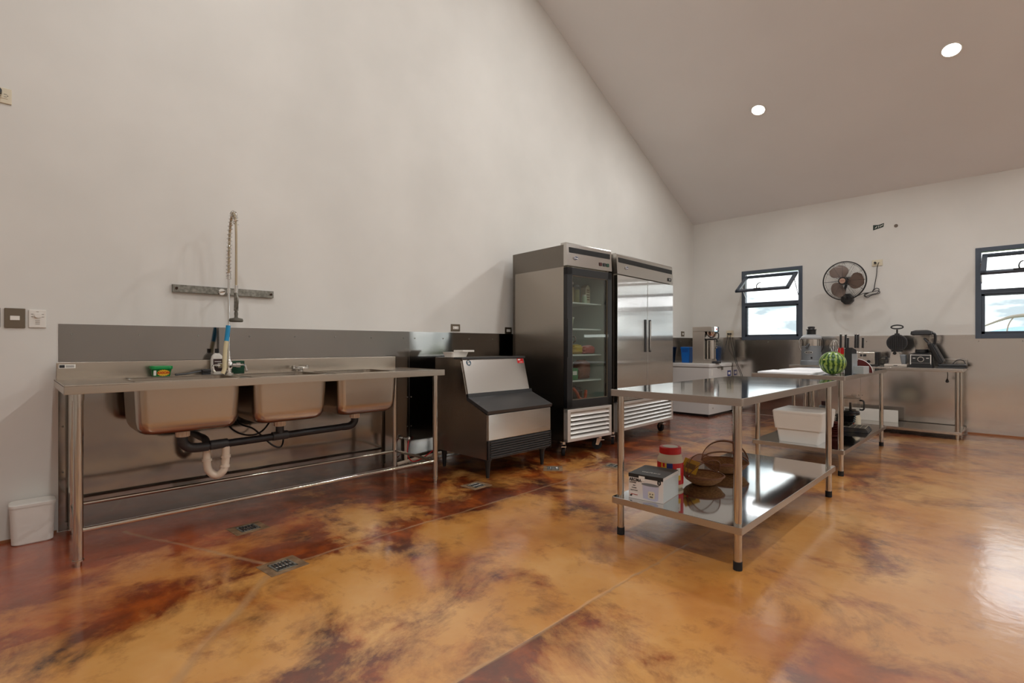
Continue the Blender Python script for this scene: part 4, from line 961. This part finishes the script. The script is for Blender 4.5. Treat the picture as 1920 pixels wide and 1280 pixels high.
for k in range(6):
    b = NB(); lathe(b, [(.045, 0), (.055, .004), (.08+.002*(k % 2), .030), (.076, .030), (.05, .010), (0, .010)], n=28)
    ONE('brown_bowl', b, mat('maroon_glaze', sr(84, 34, 28), .4), 'dark red-brown bowl in the stack beside the cool box, %s' % ['lowest', 'second from bottom', 'third from bottom', 'fourth from bottom', 'fifth from bottom', 'topmost'][k], 'bowl', (2.74+.004*math.sin(k*2), 5.62, .223+k*.022), group='red-brown bowls stacked beside the cool box')
t = T('storage_canister', 'grey canister with dark cap behind the cool box', 'canister', (2.53, 6.25, .2225))
b = NB(); lathe(b, [(.055, 0), (.058, .005), (.058, .22), (.04, .235)], n=24); P('body', b, 'greybody', t)
b = NB(); cyl(b, (0, 0, .233), (0, 0, .275), .036, n=20); P('cap', b, mat('dark_red_cap', sr(60, 20, 18), .5), t)

# --- on second table top
TZ = .8435
t = T('cutting_board', 'large white cutting board lying at the near end of the second table', 'cutting board', (2.50, 5.22, TZ), math.radians(2))
P('board', bx(NB(), -.225, .225, -.26, .21, 0, .014, .003), 'board', t)
t = T('cutting_board', 'white cutting board lying beyond the first, towards the window', 'cutting board', (2.52, 5.78, TZ), math.radians(-3))
P('board', bx(NB(), -.22, .22, -.25, .30, 0, .014, .003), 'board', t)
# watermelon
wm = bpy.data.materials.new('watermelon_rind'); wm.use_nodes = True; nt = wm.node_tree; pb = nt.nodes['Principled BSDF']; L = nt.links.new
tc = nn(nt, 'ShaderNodeTexCoord'); sp = nn(nt, 'ShaderNodeSeparateXYZ'); L(tc.outputs['Object'], sp.inputs[0])
def mth(op, a, c=None):
    x = nn(nt, 'ShaderNodeMath', operation=op)
    for i, v in enumerate((a, c)):
        if v is None: continue
        if isinstance(v, (int, float)): x.inputs[i].default_value = v
        else: L(v, x.inputs[i])
    return x.outputs[0]
ang = mth('ARCTAN2', sp.outputs[1], sp.outputs[0])
n1 = nn(nt, 'ShaderNodeTexNoise', i_Scale=26., i_Detail=5.); L(tc.outputs['Object'], n1.inputs['Vector'])
n2 = nn(nt, 'ShaderNodeTexNoise', i_Scale=60., i_Detail=3.); L(tc.outputs['Object'], n2.inputs['Vector'])
st = mth('SINE', mth('ADD', mth('MULTIPLY', ang, 16.), mth('MULTIPLY', n1.outputs[0], 7.)))
st = mth('ADD', mth('MULTIPLY', st, .5), mth('MULTIPLY', mth('SUBTRACT', n2.outputs[0], .5), 2.2))
r_ = nn(nt, 'ShaderNodeValToRGB'); e = r_.color_ramp.elements; e[0].position = .0; e[0].color = (*sr(134, 158, 70), 1); e[1].position = .34; e[1].color = (*sr(34, 74, 22), 1)
L(mth("ADD", st, .22), r_.inputs[0]); L(r_.outputs[0], pb.inputs['Base Color']); pb.inputs['Roughness'].default_value = .28
t = T('watermelon', 'whole striped green watermelon on the near corner of the second table', 'watermelon', (2.85, 5.13, TZ+.101))
b = NB(); sph(b, (0, 0, 0), .104, (1, 1, .97), 40); P('rind', b, wm, t); P('pale_spot', sph(NB(), (-.045, -.088, .03), .008, (1, .5, 1), 10), mat('spot', sr(200, 200, 110), .5), t)
# knife block
t = T('knife_block', 'black and steel knife block behind the watermelon, near the table edge', 'knife block', (2.935, 5.38, TZ), math.radians(-12))
b = NB(); prism(b, [(-.05, 0), (.06, 0), (.045, .215), (-.035, .235)], .055, Matrix(((0, 0, 1, -.0275), (1, 0, 0, 0), (0, 1, 0, 0), (0, 0, 0, 1)))); P('block', b, 'blackmat', t, smooth=False)
P('side_panel', bx(NB(), -.034, -.028, -.05, .06, 0, .225, .001), 'chrome', t)
P('side_panel', bx(NB(), .028, .031, -.045, .055, 0, .18, .001), mat('acrylic_side', sr(150, 156, 160), .25), t)
b = NB(); bx(b, .03, .11, -.02, .09, .001, .07, .002); P('tray', b, mat('grey_acrylic', sr(160, 166, 168), .3), t)
kn = ['the leftmost', 'second from left', 'third from left', 'fourth from left', 'fifth from left', 'the rightmost, shorter']
for k in range(6):
    m_ = Matrix.Translation((2.935-.075+.028*k+(.02 if k > 2 else 0), 5.38+(.03 if k % 2 else -.02), TZ+.20)) @ Matrix.Rotation(math.radians(-6), 4, 'X')
    t = T('kitchen_knife', 'black-handled knife standing in the knife block, %s of six' % kn[k], 'knife', tuple(m_.translation), 0, 'knives in the knife block'); t.rotation_euler = (math.radians(-6), 0, 0)
    hh = .128-(.03 if k in (2, 5) else 0)
    b = NB(); bx(b, -.008, .008, -.012, .012, .03, .03+hh, .005); P('handle', b, 'black', t)
    b = NB(); bx(b, -.0085, .0085, -.0125, .0125, .03+hh-.008, .03+hh+.001, .003); P('butt_cap', b, 'chrome', t)
    b = NB(); bx(b, -.001, .001, -.010, .010, -.08, .032); P('blade', b, 'chrome', t)
t = T('utensil_holder', 'brushed steel utensil pot between watermelon and knife block', 'pot', (2.855, 5.42, TZ))
b = NB(); lathe(b, [(.047, 0), (.05, .003), (.05, .15), (.047, .15), (.047, .006), (0, .006)], n=28); P('pot', b, 'steel', t)
t = T('whisk', 'wire balloon whisk standing in the utensil pot', 'whisk', (2.80, 5.43, TZ+.22)); 
b = NB()
for k in range(6):
    a = PI*k/6; c_, s_ = math.cos(a), math.sin(a)
    tube(b, [(0, 0, -.06), (.030*c_, .030*s_, -.01), (.040*c_, .040*s_, .03), (.02*c_, .02*s_, .075), (0, 0, .085), (-.02*c_, -.02*s_, .075), (-.040*c_, -.040*s_, .03), (-.030*c_, -.030*s_, -.01), (0, 0, -.06)], .0013, 5, 4)
P('wires', b, 'chrome', t); b = NB(); cyl(b, (.025, -.005, -.19), (0, 0, -.055), .007, n=10); P('handle', b, 'chrome', t); 
t = T('spatula', 'bright red silicone spatula standing in the utensil pot', 'spatula', (2.855, 5.41, TZ+.03))
b = NB(); loft(b, [[(x, y, z) for x, y in rrect(-a, a, -.006, .006, .005)] for a, z in ((.012, .11), (.022, .13), (.024, .18), (.018, .205))], True, True); P('blade', b, 'red', t); b = NB(); cyl(b, (0, 0, 0), (0, 0, .12), .006, n=10); P('handle', b, 'red', t)
t = T('serving_spoon', 'black and steel spoon handle leaning in the utensil pot', 'spoon', (2.88, 5.42, TZ+.03))
b = NB(); tube(b, [(0, 0, 0), (.012, 0, .10), (.022, 0, .19)], .006, 8, 4); P('handle', b, 'black', t); b = NB(); cyl(b, (.020, 0, .175), (.023, 0, .195), .0075, n=10); P('end_cap', b, 'chrome', t)
t = T('sponge_tool', 'yellow handled scraper leaning in the utensil pot', 'scraper', (2.875, 5.40, TZ+.10))
b = NB(); bx(b, -.020, .022, -.008, .008, .03, .075, .004); P('head', b, mat('mustard', sr(176, 150, 50), .6), t); b = NB(); cyl(b, (0, 0, -.05), (0, 0, .035), .005, n=8); P('handle', b, 'black', t)
b = NB(); hs = [(.125*math.cos(PI/2*k/16), .125*math.sin(PI/2*k/16)) for k in range(17)]+[(-.04, .125), (-.04, 0), (0, 0)]
prism(b, hs, .012, Matrix(((1, 0, 0, 0), (0, 0, 1, 0), (0, 1, 0, 0), (0, 0, 0, 1))))
t = T('rounded_board', 'dark red rounded board standing on edge behind the knife block', 'cutting board', (2.925, 5.66, TZ+.001)); P('board', b, 'maroon', t)
b = NB(); tube(b, [(.1255*math.cos(PI/2*k/16), .006, .1255*math.sin(PI/2*k/16)) for k in range(17)], .003, 6, 0); P('pale_edge', b, 'board', t)

# ================================================================ CHEST FREEZER + THINGS ON IT
t = T('chest_freezer', 'white chest freezer in the far left corner with a coffee machine on top', 'freezer', (.345, 8.04, 0), world=True)
fx0, fx1, fy0, fy1 = .02, .67, 7.60, 8.46
P('cabinet', bx(NB(), fx0, fx1, fy0, fy1, .035, .750, .008), 'enamel', t)
P('plinth', bx(NB(), fx0+.03, fx1-.03, fy0+.03, fy1-.03, .0, .04), 'black', t)
P('gasket', bx(NB(), fx0+.008, fx1-.008, fy0+.008, fy1-.008, .748, .758), 'plate', t)
P('lid', bx(NB(), fx0-.003, fx1+.006, fy0-.004, fy1, .757, .815, .012), 'enamel', t)
b = NB(); bx(b, fx1+.004, fx1+.03, 7.98, 8.14, .765, .785, .005); P('lid_handle', b, 'enamel', t)
b = NB(); bx(b, fx1, fx1+.012, 7.90, 7.98, .742, .768, .002); bx(b, fx1+.004, fx1+.016, 7.97, 8.06, .748, .756, .002); bx(b, fx1, fx1+.02, 8.04, 8.075, .71, .765, .003); P('hasp', b, 'galv', t)
b = NB(); bx(b, fx1, fx1+.0015, 8.28, 8.42, .60, .69); st_ = P('rating_sticker', b, 'navy', t); P('sticker_print', bx(NB(), fx1+.0015, fx1+.0022, 8.31, 8.39, .625, .665), 'paper', st_)
b = NB(); cyl(b, (fx1, 7.72, .13), (fx1+.006, 7.72, .13), .012, n=14); P('lock', b, 'chrome', t)
P('front_sticker', bx(NB(), fx1, fx1+.001, 7.68, 7.72, .63, .72), 'paper', t)
FZ = .8155
t = T('coffee_brewer', 'beige-reflecting steel coffee brewer standing on the freezer', 'coffee machine', (.49, 7.88, FZ))
P('base', bx(NB(), -.17, .13, -.105, .105, 0, .065, .004), 'brewer', t)
P('tower', bx(NB(), -.17, .012, -.105, .105, .06, .50, .004), 'brewer', t)
P('top_housing', bx(NB(), -.17, .13, -.105, .105, .50, .575, .005), 'brewer', t)
P('front_head', bx(NB(), .128, .175, -.09, .09, .49, .575, .006), 'chrome', t)
P('tower_front', bx(NB(), .010, .022, -.09, .09, .065, .50, .002), 'chrome', t)
b = NB(); lathe(b, [(.025, .40), (.055, .425), (.075, .47), (.078, .50)], (.095, 0, 0), 28); bw_ = P('brew_basket', b, 'chrome', t)
b = NB(); tube(b, [(.16, 0, .485), (.20, 0, .47), (.205, 0, .42), (.195, 0, .385)], .009, 8, 5); P('basket_handle', b, 'black', bw_)
P('switch', bx(NB(), .174, .178, -.02, .02, .52, .55, .002), 'red', t)
b = NB(); bx(b, .13, .22, -.06, .06, 0, .035, .004); P('drip_tray', b, 'dark', t)
t = T('airpot', 'cylindrical steel airpot under the coffee brewer', 'flask', (.575, 7.88, FZ+.0655))
b = NB(); lathe(b, [(.066, 0), (.070, .004), (.070, .295), (.062, .305)], n=32); P('flask', b, 'steel', t)
b = NB(); lathe(b, [(.066, .303), (.066, .318), (.03, .328), (0, .328)], n=28); P('lid', b, 'black', t)
b = NB(); tube(b, [(.055, 0, .32), (.09, 0, .31), (.10, 0, .27)], .011, 8, 4); P('spout', b, 'black', t)
b = NB(); bx(b, .066, .09, -.02, .02, .17, .19, .003); bx(b, .07, .10, -.01, .01, .205, .215, .002); P('tap', b, 'chrome', t)
t = T('blue_bin', 'tall blue plastic tub beside the coffee brewer on the freezer', 'tub', (.155, 7.93, FZ))
b = NB(); loft(b, [lp(.065, .065, 0, .015), lp(.078, .078, .225, .015), lp(.082, .082, .228, .015), lp(.084, .084, .25, .02), lp(.07, .07, .258, .02)], True, True); P('tub', b, 'blue', t)
b = NB(); bx(b, -.05, .05, -.078, -.070, .17, .22, .004); P('embossed_panel', b, mat('blue_dark', sr(14, 80, 160), .4), t)
# sockets and cords by the window
t = plate((.632, YB-.0008, 1.288), 'y', 'cream double socket by the left window with two black plugs', .115, .11, 'cream', 'cream', 2, 'socket', 'wall_socket')
for s in (-1, 1):
    b = NB(); cyl(b, (.010, s*.018, 0), (.045, s*.018, 0), .013, n=12); P('plug', b, 'black', t)
b = NB(); tube(b, [(.615, YB-.045, 1.285), (.60, YB-.05, 1.18), (.58, YB-.10, 1.02), (.60, YB-.30, .86), (.62, YB-.36, .8185), (.63, YB-.45, .8185)], .0045, 8, 6); ONE('power_cord', b, 'black', 'black cord from the left plug down to the coffee brewer', 'cord')
b = NB(); tube(b, [(.650, YB-.045, 1.285), (.665, YB-.05, 1.15), (.70, YB-.04, .98), (.74, YB-.03, .80), (.82, YB-.03, .60), (.86, YB-.03, .30), (.80, YB-.04, .03)], .0045, 8, 6); ONE('power_cord', b, 'black', 'black cord from the right plug hanging down behind the freezer', 'cord')

# ================================================================ BACK TABLE
bx0, bx1, by0, by1, BZ = 1.72, 3.555, 7.80, 8.44, .826
t = T('wall_table', 'stainless table against the back wall holding small appliances', 'table', ((bx0+bx1)/2, 8.12, 0), world=True)
b = NB(); bx(b, bx0, bx1, by0, by1, BZ-.040, BZ, .003); P('tabletop', b, 'steel', t)
P('backsplash', bx(NB(), bx0, bx1, by1, by1+.02, BZ-.02, BZ+.10, .003), 'steel', t)
P('undershelf', bx(NB(), bx0+.01, bx1-.01, by0+.02, by1-.02, .055, .090, .003), 'steel', t)
for x in (bx0+.05, bx1-.055):
    for y in (by0+.05, by1-.06):
        b = NB(); cyl(b, (x, y, .02), (x, y, BZ-.03), .0205, n=20); o = P('leg', b, 'tube', t); b = NB(); cyl(b, (x, y, 0), (x, y, .03), .016, n=12); cyl(b, (x, y, .05), (x, y, .10), .025, n=16); P('foot', b, 'tube', o)
ONE('tray', bx(NB(), -.30, .30, -.008, .008, 0, .16, .002), 'white', 'white tray standing on edge on the low shelf of the back wall table', 'tray', (2.60, 8.22, .0905))
t = T('hanging_plug', 'black plug on a cord hanging below the back wall table', 'cord', (3.40, 8.02, .66))
b = NB(); tube(b, [(0, 0, .125), (.004, 0, .08), (0, 0, .03)], .004, 6, 4); P('cord', b, 'black', t); b = NB(); lathe(b, [(.006, .035), (.016, .012), (.018, 0), (.010, -.010)], n=14); P('plug', b, 'black', t)
b = NB(); tube(b, [(2.36, 7.9, .785), (2.2, 7.86, .70), (2.0, 7.86, .64), (1.85, 7.9, .66), (1.74, 8.2, .70)], .0045, 6, 6); ONE('hanging_cable', b, 'black', 'thin black cable drooping below the left end of the back table', 'cord')

# juicer
t = T('juicer', 'grey centrifugal juicer with black feed chute under the left window edge', 'juicer', (1.925, 8.10, BZ+.0005))
b = NB(); lathe(b, [(.135, 0), (.138, .008), (.136, .05), (.126, .062)], n=36); P('base', b, 'greybody', t)
b = NB(); lathe(b, [(.126, .06), (.124, .18), (.118, .265)], n=36); bd_ = P('motor_body', b, 'greybody', t)
b = NB(); lathe(b, [(.116, .26), (.118, .27), (.118, .355), (.116, .362)], n=36); P('steel_bowl', b, 'steel', t)
b = NB(); lathe(b, [(.124, .358), (.132, .365), (.132, .385), (.10, .415), (.07, .425)], n=36); P('cover', b, mat('light_grey_plastic', sr(168, 170, 172), .4), t)
b = NB(); lathe(b, [(.058, .42), (.058, .485), (.066, .492), (.066, .498), (.054, .498)], n=28); P('feed_chute', b, 'black', t)
b = NB(); lathe(b, [(.050, .49), (.040, .505), (.040, .515), (.046, .52), (.046, .532), (.03, .54)], n=24); P('pusher', b, 'dark', t)
b = NB(); tube(b, [(0, -.115, .285), (-.01, -.14, .27), (-.022, -.16, .235)], .016, 10, 4); P('spout', b, 'dark', t)
b = NB(); prism(b, [(.050*math.cos(2*PI*k/24), .018*math.sin(2*PI*k/24)) for k in range(24)], .003, face_my(0, -.124, .175)); P('badge_plate', b, 'paper', t)
b = NB(); prism(b, [(.045*math.cos(2*PI*k/24), .014*math.sin(2*PI*k/24)) for k in range(24)], .004, face_my(0, -.124, .175)); P('badge', b, 'ink', t); text('OMEGA', .015, 'paper', t, face_my(0, -.1285, .175))
for s in (-1, 1): b = NB(); tube(b, [(s*.120, 0, .18), (s*.150, 0, .24), (s*.150, 0, .34), (s*.128, 0, .375)], .007, 8, 5); P('clamp_arm', b, 'chrome' if s < 0 else 'black', t)
P('switch', bx(NB(), .025, .045, -.126, -.120, .085, .11, .002), 'black', t)
# toaster
t = T('toaster', 'brushed steel toaster behind the knife block', 'toaster', (2.595, 8.10, BZ+.0005))
b = NB(); bx(b, -.13, .09, -.08, .08, .015, .19, .018, 4); P('body', b, 'steel', t)
b = NB(); bx(b, .085, .125, -.078, .078, .012, .188, .014, 4); P('end_cap', b, 'black', t); P('base', bx(NB(), -.132, .12, -.082, .082, 0, .022, .005), 'black', t)
b = NB(); bx(b, -.10, .07, -.045, -.018, .186, .1915); bx(b, -.10, .07, .018, .045, .186, .1915); P('bread_slot', b, 'ink', t)
P('display', bx(NB(), -.075, -.005, -.083, -.079, .125, .155, .002), 'ink', t)
b = NB(); cyl(b, (.02, -.08, .06), (.02, -.095, .06), .020, n=18); P('dial', b, 'black', t)
b = NB(); [bx(b, -.09+.035*i, -.07+.035*i, -.083, -.079, .08, .088, .001) for i in range(3)]; P('buttons', b, 'chrome', t)
b = NB(); tube(b, [(.12, .04, .10), (.19, .03, .13), (.21, .02, .06), (.17, .0, .02), (.13, .03, .03)], .005, 8, 6); P('cord', b, 'black', t)
# waffle iron
t = T('waffle_iron', 'upright open waffle iron with round black plate and ring handle', 'waffle iron', (2.905, 8.08, BZ+.0005))
wm_ = mat('waffle_enamel', sr(186, 176, 166), .35, .4)
b = NB(); bx(b, -.12, .115, -.11, .10, 0, .035, .010, 3); P('base_plate', b, wm_, t)
b = NB(); prism(b, [(-.075, .03), (.055, .03), (.030, .175), (.0, .19), (-.035, .19), (-.055, .165)], .09, XZ(.03)); P('support_housing', b, wm_, t)
b = NB(); bx(b, .02, .095, -.03, .07, .03, .155, .012, 3); P('drip_housing', b, 'greybody', t)
b = NB(); cyl(b, (-.015, -.065, .172), (-.015, -.05, .172), .020, n=16); P('pivot', b, 'black', t)
b = NB(); cyl(b, (0, -.02, .305), (0, .035, .305), .108, n=36); pl_ = P('waffle_plate', b, 'dark', t)
b = NB()
for i in range(-4, 5):
    h_ = math.sqrt(max(0, .095**2-(i*.022)**2))
    bx(b, i*.022-.003, i*.022+.003, -.026, -.019, .305-h_, .305+h_); bx(b, -h_, h_, -.026, -.019, .305+i*.022-.003, .305+i*.022+.003)
P('waffle_grid', b, 'black', pl_)
b = NB(); cyl(b, (0, .035, .305), (0, .05, .305), .10, n=30); bx(b, -.06, .06, 0, .03, .19, .215, .006); P('outer_plate', b, 'dark', t)
b = NB(); bx(b, -.025, .025, -.005, .03, .405, .425, .005); cyl(b, (0, .012, .42), (0, .012, .475), .010, n=12); n = 24
tube(b, [(.062*math.cos(2*PI*k/n), .012, .505+.026*math.sin(2*PI*k/n)*(1 if math.sin(2*PI*k/n) > 0 else .75)) for k in range(n+1)], .0085, 8, 0); P('ring_handle', b, 'black', t)
b = NB(); bx(b, -.105, -.08, -.115, -.108, .09, .13, .003); tube(b, [(-.09, -.08, .06), (-.11, -.10, .09), (-.085, -.09, .12)], .005, 8, 4); P('switch', b, 'black', t)
P('markings', bx(NB(), -.02, .02, -.1112, -.110, .012, .020), 'ink', t)
# blender
t = T('blender', 'blender with clear square jug, black lid and dial front', 'blender', (3.155, 8.08, BZ+.0005))
b = NB(); loft(b, [lp(.115, .11, 0, .02), lp(.115, .11, .03, .02), lp(.10, .10, .165, .02), lp(.075, .08, .18, .02)], True, True); P('motor_base', b, 'black', t)
b = NB(); mm = Matrix.Translation((0, -.112, 0)) @ Matrix.Rotation(math.radians(-4), 4, 'X'); bx(b, -.105, .100, 0, .006, .035, .158, .004, mtx=mm); P('front_bezel', b, 'louvre', t)
b = NB(); bx(b, -.095, .090, -.002, .002, .055, .150, .004, mtx=mm); P('control_face', b, 'ink', t)
b = NB(); cyl(b, mm @ Vector((0, .004, .10)), mm @ Vector((0, -.010, .10)), .033, n=28); P('dial_ring', b, 'chrome', t)
b = NB(); cyl(b, mm @ Vector((0, 0, .10)), mm @ Vector((0, -.020, .10)), .025, n=24); P('dial', b, 'black', t)
for s in (-1, 1): P('toggle', bx(NB(), s*.065-.013, s*.065+.013, -.006, 0, .11, .118, .001, mtx=mm), 'louvre', t)
b = NB(); lathe(b, [(.06, .178), (.068, .185), (.066, .22)], n=24); P('jug_collar', b, 'black', t)
b = NB(); loft(b, [lp(.058, .058, .22, .02), lp(.085, .085, .40, .02)], True, False); P('jug', b, 'jarglass', t)
b = NB(); loft(b, [lp(.095, .09, .40, .02), lp(.105, .10, .41, .02), lp(.10, .095, .445, .02), lp(.06, .06, .462, .02)], True, True); P('lid', b, 'black', t)
b = NB(); tube(b, [(.085, -.02, .425), (.125, -.03, .41), (.132, -.03, .35), (.118, -.03, .285), (.075, -.02, .26)], .014, 10, 5); P('handle', b, 'black', t)
# sandwich press
t = T('sandwich_press', 'black hinged sandwich press standing open at the right end of the back table', 'sandwich press', (3.415, 8.08, BZ+.0005))
b = NB(); bx(b, -.10, .16, -.10, .13, .012, .045, .010, 3); P('lower_plate', b, 'black', t)
b = NB(); bx(b, -.105, .165, -.105, .135, 0, .014, .004); P('base', b, 'dark', t)
mm = Matrix.Translation((-.085, .02, .045)) @ Matrix.Rotation(math.radians(-24), 4, 'Y')
b = NB(); bx(b, -.01, .035, -.115, .115, 0, .27, .010, 3, mtx=mm); P('upper_plate', b, 'black', t)
b = NB(); bx(b, .035, .050, -.10, .10, .01, .245, .006, 2, mtx=mm)
for i in range(9): bx(b, .048, .054, -.09, .09, .025+i*.025, .033+i*.025, mtx=mm)
P('ribbed_griddle', b, 'dark', t)
b = NB(); tube(b, [mm @ Vector(p) for p in ((.01, -.09, .26), (-.005, -.09, .335), (-.005, .09, .335), (.01, .09, .26))], .011, 8, 3); P('handle', b, 'dark', t)
b = NB(); bx(b, -.014, .0, -.06, .06, .10, .25, .003, mtx=mm); P('steel_plate', b, 'chrome', t)
b = NB(); tube(b, [(.02, .13, .04), (.06, .15, .09), (.12, .15, .085), (.14, .13, .03)], .005, 8, 5); P('cord', b, 'black', t)

# ================================================================ WALL FAN
fo = Vector((2.29, 8.10, 1.975))
t = T('wall_fan', 'round black wall fan with three smoky blades between the windows', 'fan', (2.292, YB, 1.76), world=True)
FM = Matrix.Translation((2.31, 8.17, 1.985)) @ Matrix.Rotation(math.radians(-6), 4, 'Z') @ Matrix.Rotation(math.radians(90+4), 4, 'X')  # local z -> towards -Y
R0 = .262
def ring(b, r, z, tr, n=48): tube(b, [FM @ Vector((r*math.cos(2*PI*k/n), r*math.sin(2*PI*k/n), z)) for k in range(n+1)], tr, 6, 0)
b = NB(); ring(b, R0, 0, .0075); ring(b, R0*.93, .03, .0016); ring(b, R0*.93, -.035, .0016); P('guard_rim', b, 'black', t)
b = NB(); nw = 72
for k in range(nw):
    a = 2*PI*k/nw; c_, s_ = math.cos(a), math.sin(a)
    for zz in (1, -1):
        pts = [FM @ Vector((r*c_, r*s_, zz*z)) for r, z in ((.05, .062 if zz > 0 else .075), (.13, .060), (.22, .042), (R0, .004))]
        tube(b, pts, .0007 if k % 6 else .0020, 4, 0)
o = P('guard_wires', b, 'dark', t); o['kind'] = 'stuff'
b = NB(); cyl(b, FM @ Vector((0, 0, .045)), FM @ Vector((0, 0, .070)), .052, n=28); P('guard_hub', b, 'black', t)
b = NB(); cyl(b, FM @ Vector((0, 0, .070)), FM @ Vector((0, 0, .074)), .036, n=28); hb = P('hub_badge', b, mat('copper_badge', sr(186, 150, 132), .4, .3), t)
b = NB(); [bx(b, -.022+i*.010, -.016+i*.010, -.005, .005, .0742, .0750, mtx=FM) for i in range(5)]; P('badge_print', b, 'brown', hb)
for k in range(3):
    a0 = math.radians(-16+120*k); b = NB(); G = []
    nu, nv = 10, 8
    for i in range(nu+1):
        u = i/nu; r = .045+u*.185; hw = math.radians(12+52*math.sin(PI*min(1, .12+u*.80))**1.1)/2*1.38
        sk = math.radians(18)*u
        G.append([b.verts.new(FM @ Vector((r*math.cos(a0+sk+hw*(2*j/nv-1)), r*math.sin(a0+sk+hw*(2*j/nv-1)), -.005+.030*(2*j/nv-1)*(.4+.6*u)))) for j in range(nv+1)])
    for p, q in zip(G, G[1:]):
        for j in range(nv): b.faces.new((p[j], p[j+1], q[j+1], q[j]))
    bmesh.ops.recalc_face_normals(b, faces=b.faces); bmesh.ops.solidify(b, geom=b.faces[:], thickness=.003)
    P('blade', b, 'amber', t)
b = NB(); cyl(b, FM @ Vector((0, 0, -.16)), FM @ Vector((0, 0, -.03)), .060, .050, 24); sph(b, FM @ Vector((0, 0, -.16)), .055, n=16); P('motor', b, 'black', t)
b = NB(); tube(b, [FM @ Vector((0, 0, -.10)), (2.31, 8.27, 1.93), (2.30, 8.20, 1.82), (2.295, 8.30, 1.78), (2.292, 8.40, 1.765)], .017, 10, 5); P('arm', b, 'black', t)
b = NB(); lathe(b, [(.078, 0), (.082, .01), (.078, .075), (.06, .092), (0, .094)], n=8, mtx=Matrix.Translation((2.292, YB-.001, 1.755)) @ Matrix.Rotation(PI/2, 4, 'X') @ Matrix.Rotation(PI/8, 4, 'Z')); P('wall_mount', b, 'dark', t)
t = plate((2.634, YB-.0008, 2.232), 'y', 'cream socket plate right of the fan with one black plug', .12, .085, 'cream', 'cream', 2, 'socket', 'wall_socket')
b = NB(); cyl(b, (.010, -.02, 0), (.045, -.02, 0), .014, n=12); P('plug', b, 'black', t)
b = NB(); tube(b, [(2.655, YB-.045, 2.23), (2.635, YB-.03, 2.15), (2.63, YB-.02, 2.08), (2.61, YB-.02, 1.95), (2.60, YB-.02, 1.88), (2.58, YB-.02, 1.84), (2.62, YB-.025, 1.88), (2.655, YB-.02, 1.87), (2.64, YB-.02, 1.82), (2.57, YB-.025, 1.80), (2.50, YB-.02, 1.775), (2.49, YB-.02, 1.81), (2.55, YB-.03, 1.83), (2.65, YB-.035, 1.845), (2.66, YB-.035, 1.81), (2.58, YB-.035, 1.79), (2.52, YB-.03, 1.76), (2.50, YB-.03, 1.80), (2.54, YB-.03, 1.825), (2.48, YB-.03, 1.82), (2.41, YB-.04, 1.79)], .0045, 6, 6)
ONE('fan_cord', b, 'black', 'black fan cord bundled in a bow below the socket', 'cord')
t = T('wall_sticker', 'small dark green and white sticker high on the back wall', 'sticker', (2.648, YB-.001, 2.728))
b = NB(); prism(b, [(-.062, -.042), (.055, -.012), (.062, .040), (0, .024), (-.062, .030)], .0015, face_my(0, 0, 0)); P('sticker', b, mat('sticker_green', sr(14, 40, 26), .5), t)
b = NB(); [prism(b, p, .0022, face_my(0, 0, 0)) for p in ([(-.045, -.02), (-.02, .008), (-.012, .008), (-.03, -.016)], [(-.005, -.012), (.0, .012), (.006, .012), (.002, -.012)], [(.014, -.008), (.018, .014), (.024, .014), (.022, -.008)], [(.030, -.002), (.052, .018), (.05, .024), (.030, .010)])]; P('print', b, 'paper', t)
b = NB(); cyl(b, (0, 0, 0), (0, -.004, 0), .022, n=20); ONE('wall_plug', b, mat('grey_cap', sr(110, 96, 84), .6), 'round brown-grey cap on the back wall right of the green sticker', 'cap', (2.841, YB-.0005, 2.708))

# ================================================================ FLOOR DRAINS
dl = ['square floor drain below the left sink bowl', 'largest-looking floor drain, where the floor joints meet', 'floor drain in front of the ice machine near leg', 'floor drain to the right of the ice machine', 'floor drain with a shiny corner beyond the fridge caster']
for i, (x, y) in enumerate([(.719, 1.038), (1.397, .984), (.991, 2.617), (1.06, 3.463), (1.385, 3.928)]):
    t = T('floor_drain', dl[i], 'drain', (x, y, 0), math.radians([4, 6, 2, 40, 10][i]), 'square floor drains')
    P('mortar_patch', bx(NB(), -.085, .085, -.095, .095, -.004, .0015, .001), grain(mat('mortar', sr(120, 96, 70), .6), (1, 1, 1), 20, col=(sr(92, 66, 42), sr(140, 112, 82))), t)
    b = NB(); s = .053
    for q in ((-s, s, -s, -s+.010), (-s, s, s-.010, s), (-s, -s+.010, -s, s), (s-.010, s, -s, s)): bx(b, *q, -.001, .0045, .001)
    P('frame', b, 'galv', t)
    P('sump', bx(NB(), -s+.008, s-.008, -s+.008, s-.008, 0, .002), 'ink', t)
    for k in range(5):
        yk = -.034+k*.017; b = NB(); tube(b, [(-.042, yk, .003), (-.02, yk+.004, .003), (0, yk-.004, .003), (.02, yk+.004, .003), (.042, yk, .003)], .0028, 6, 4); P('grate_bar', b, 'chrome', t)
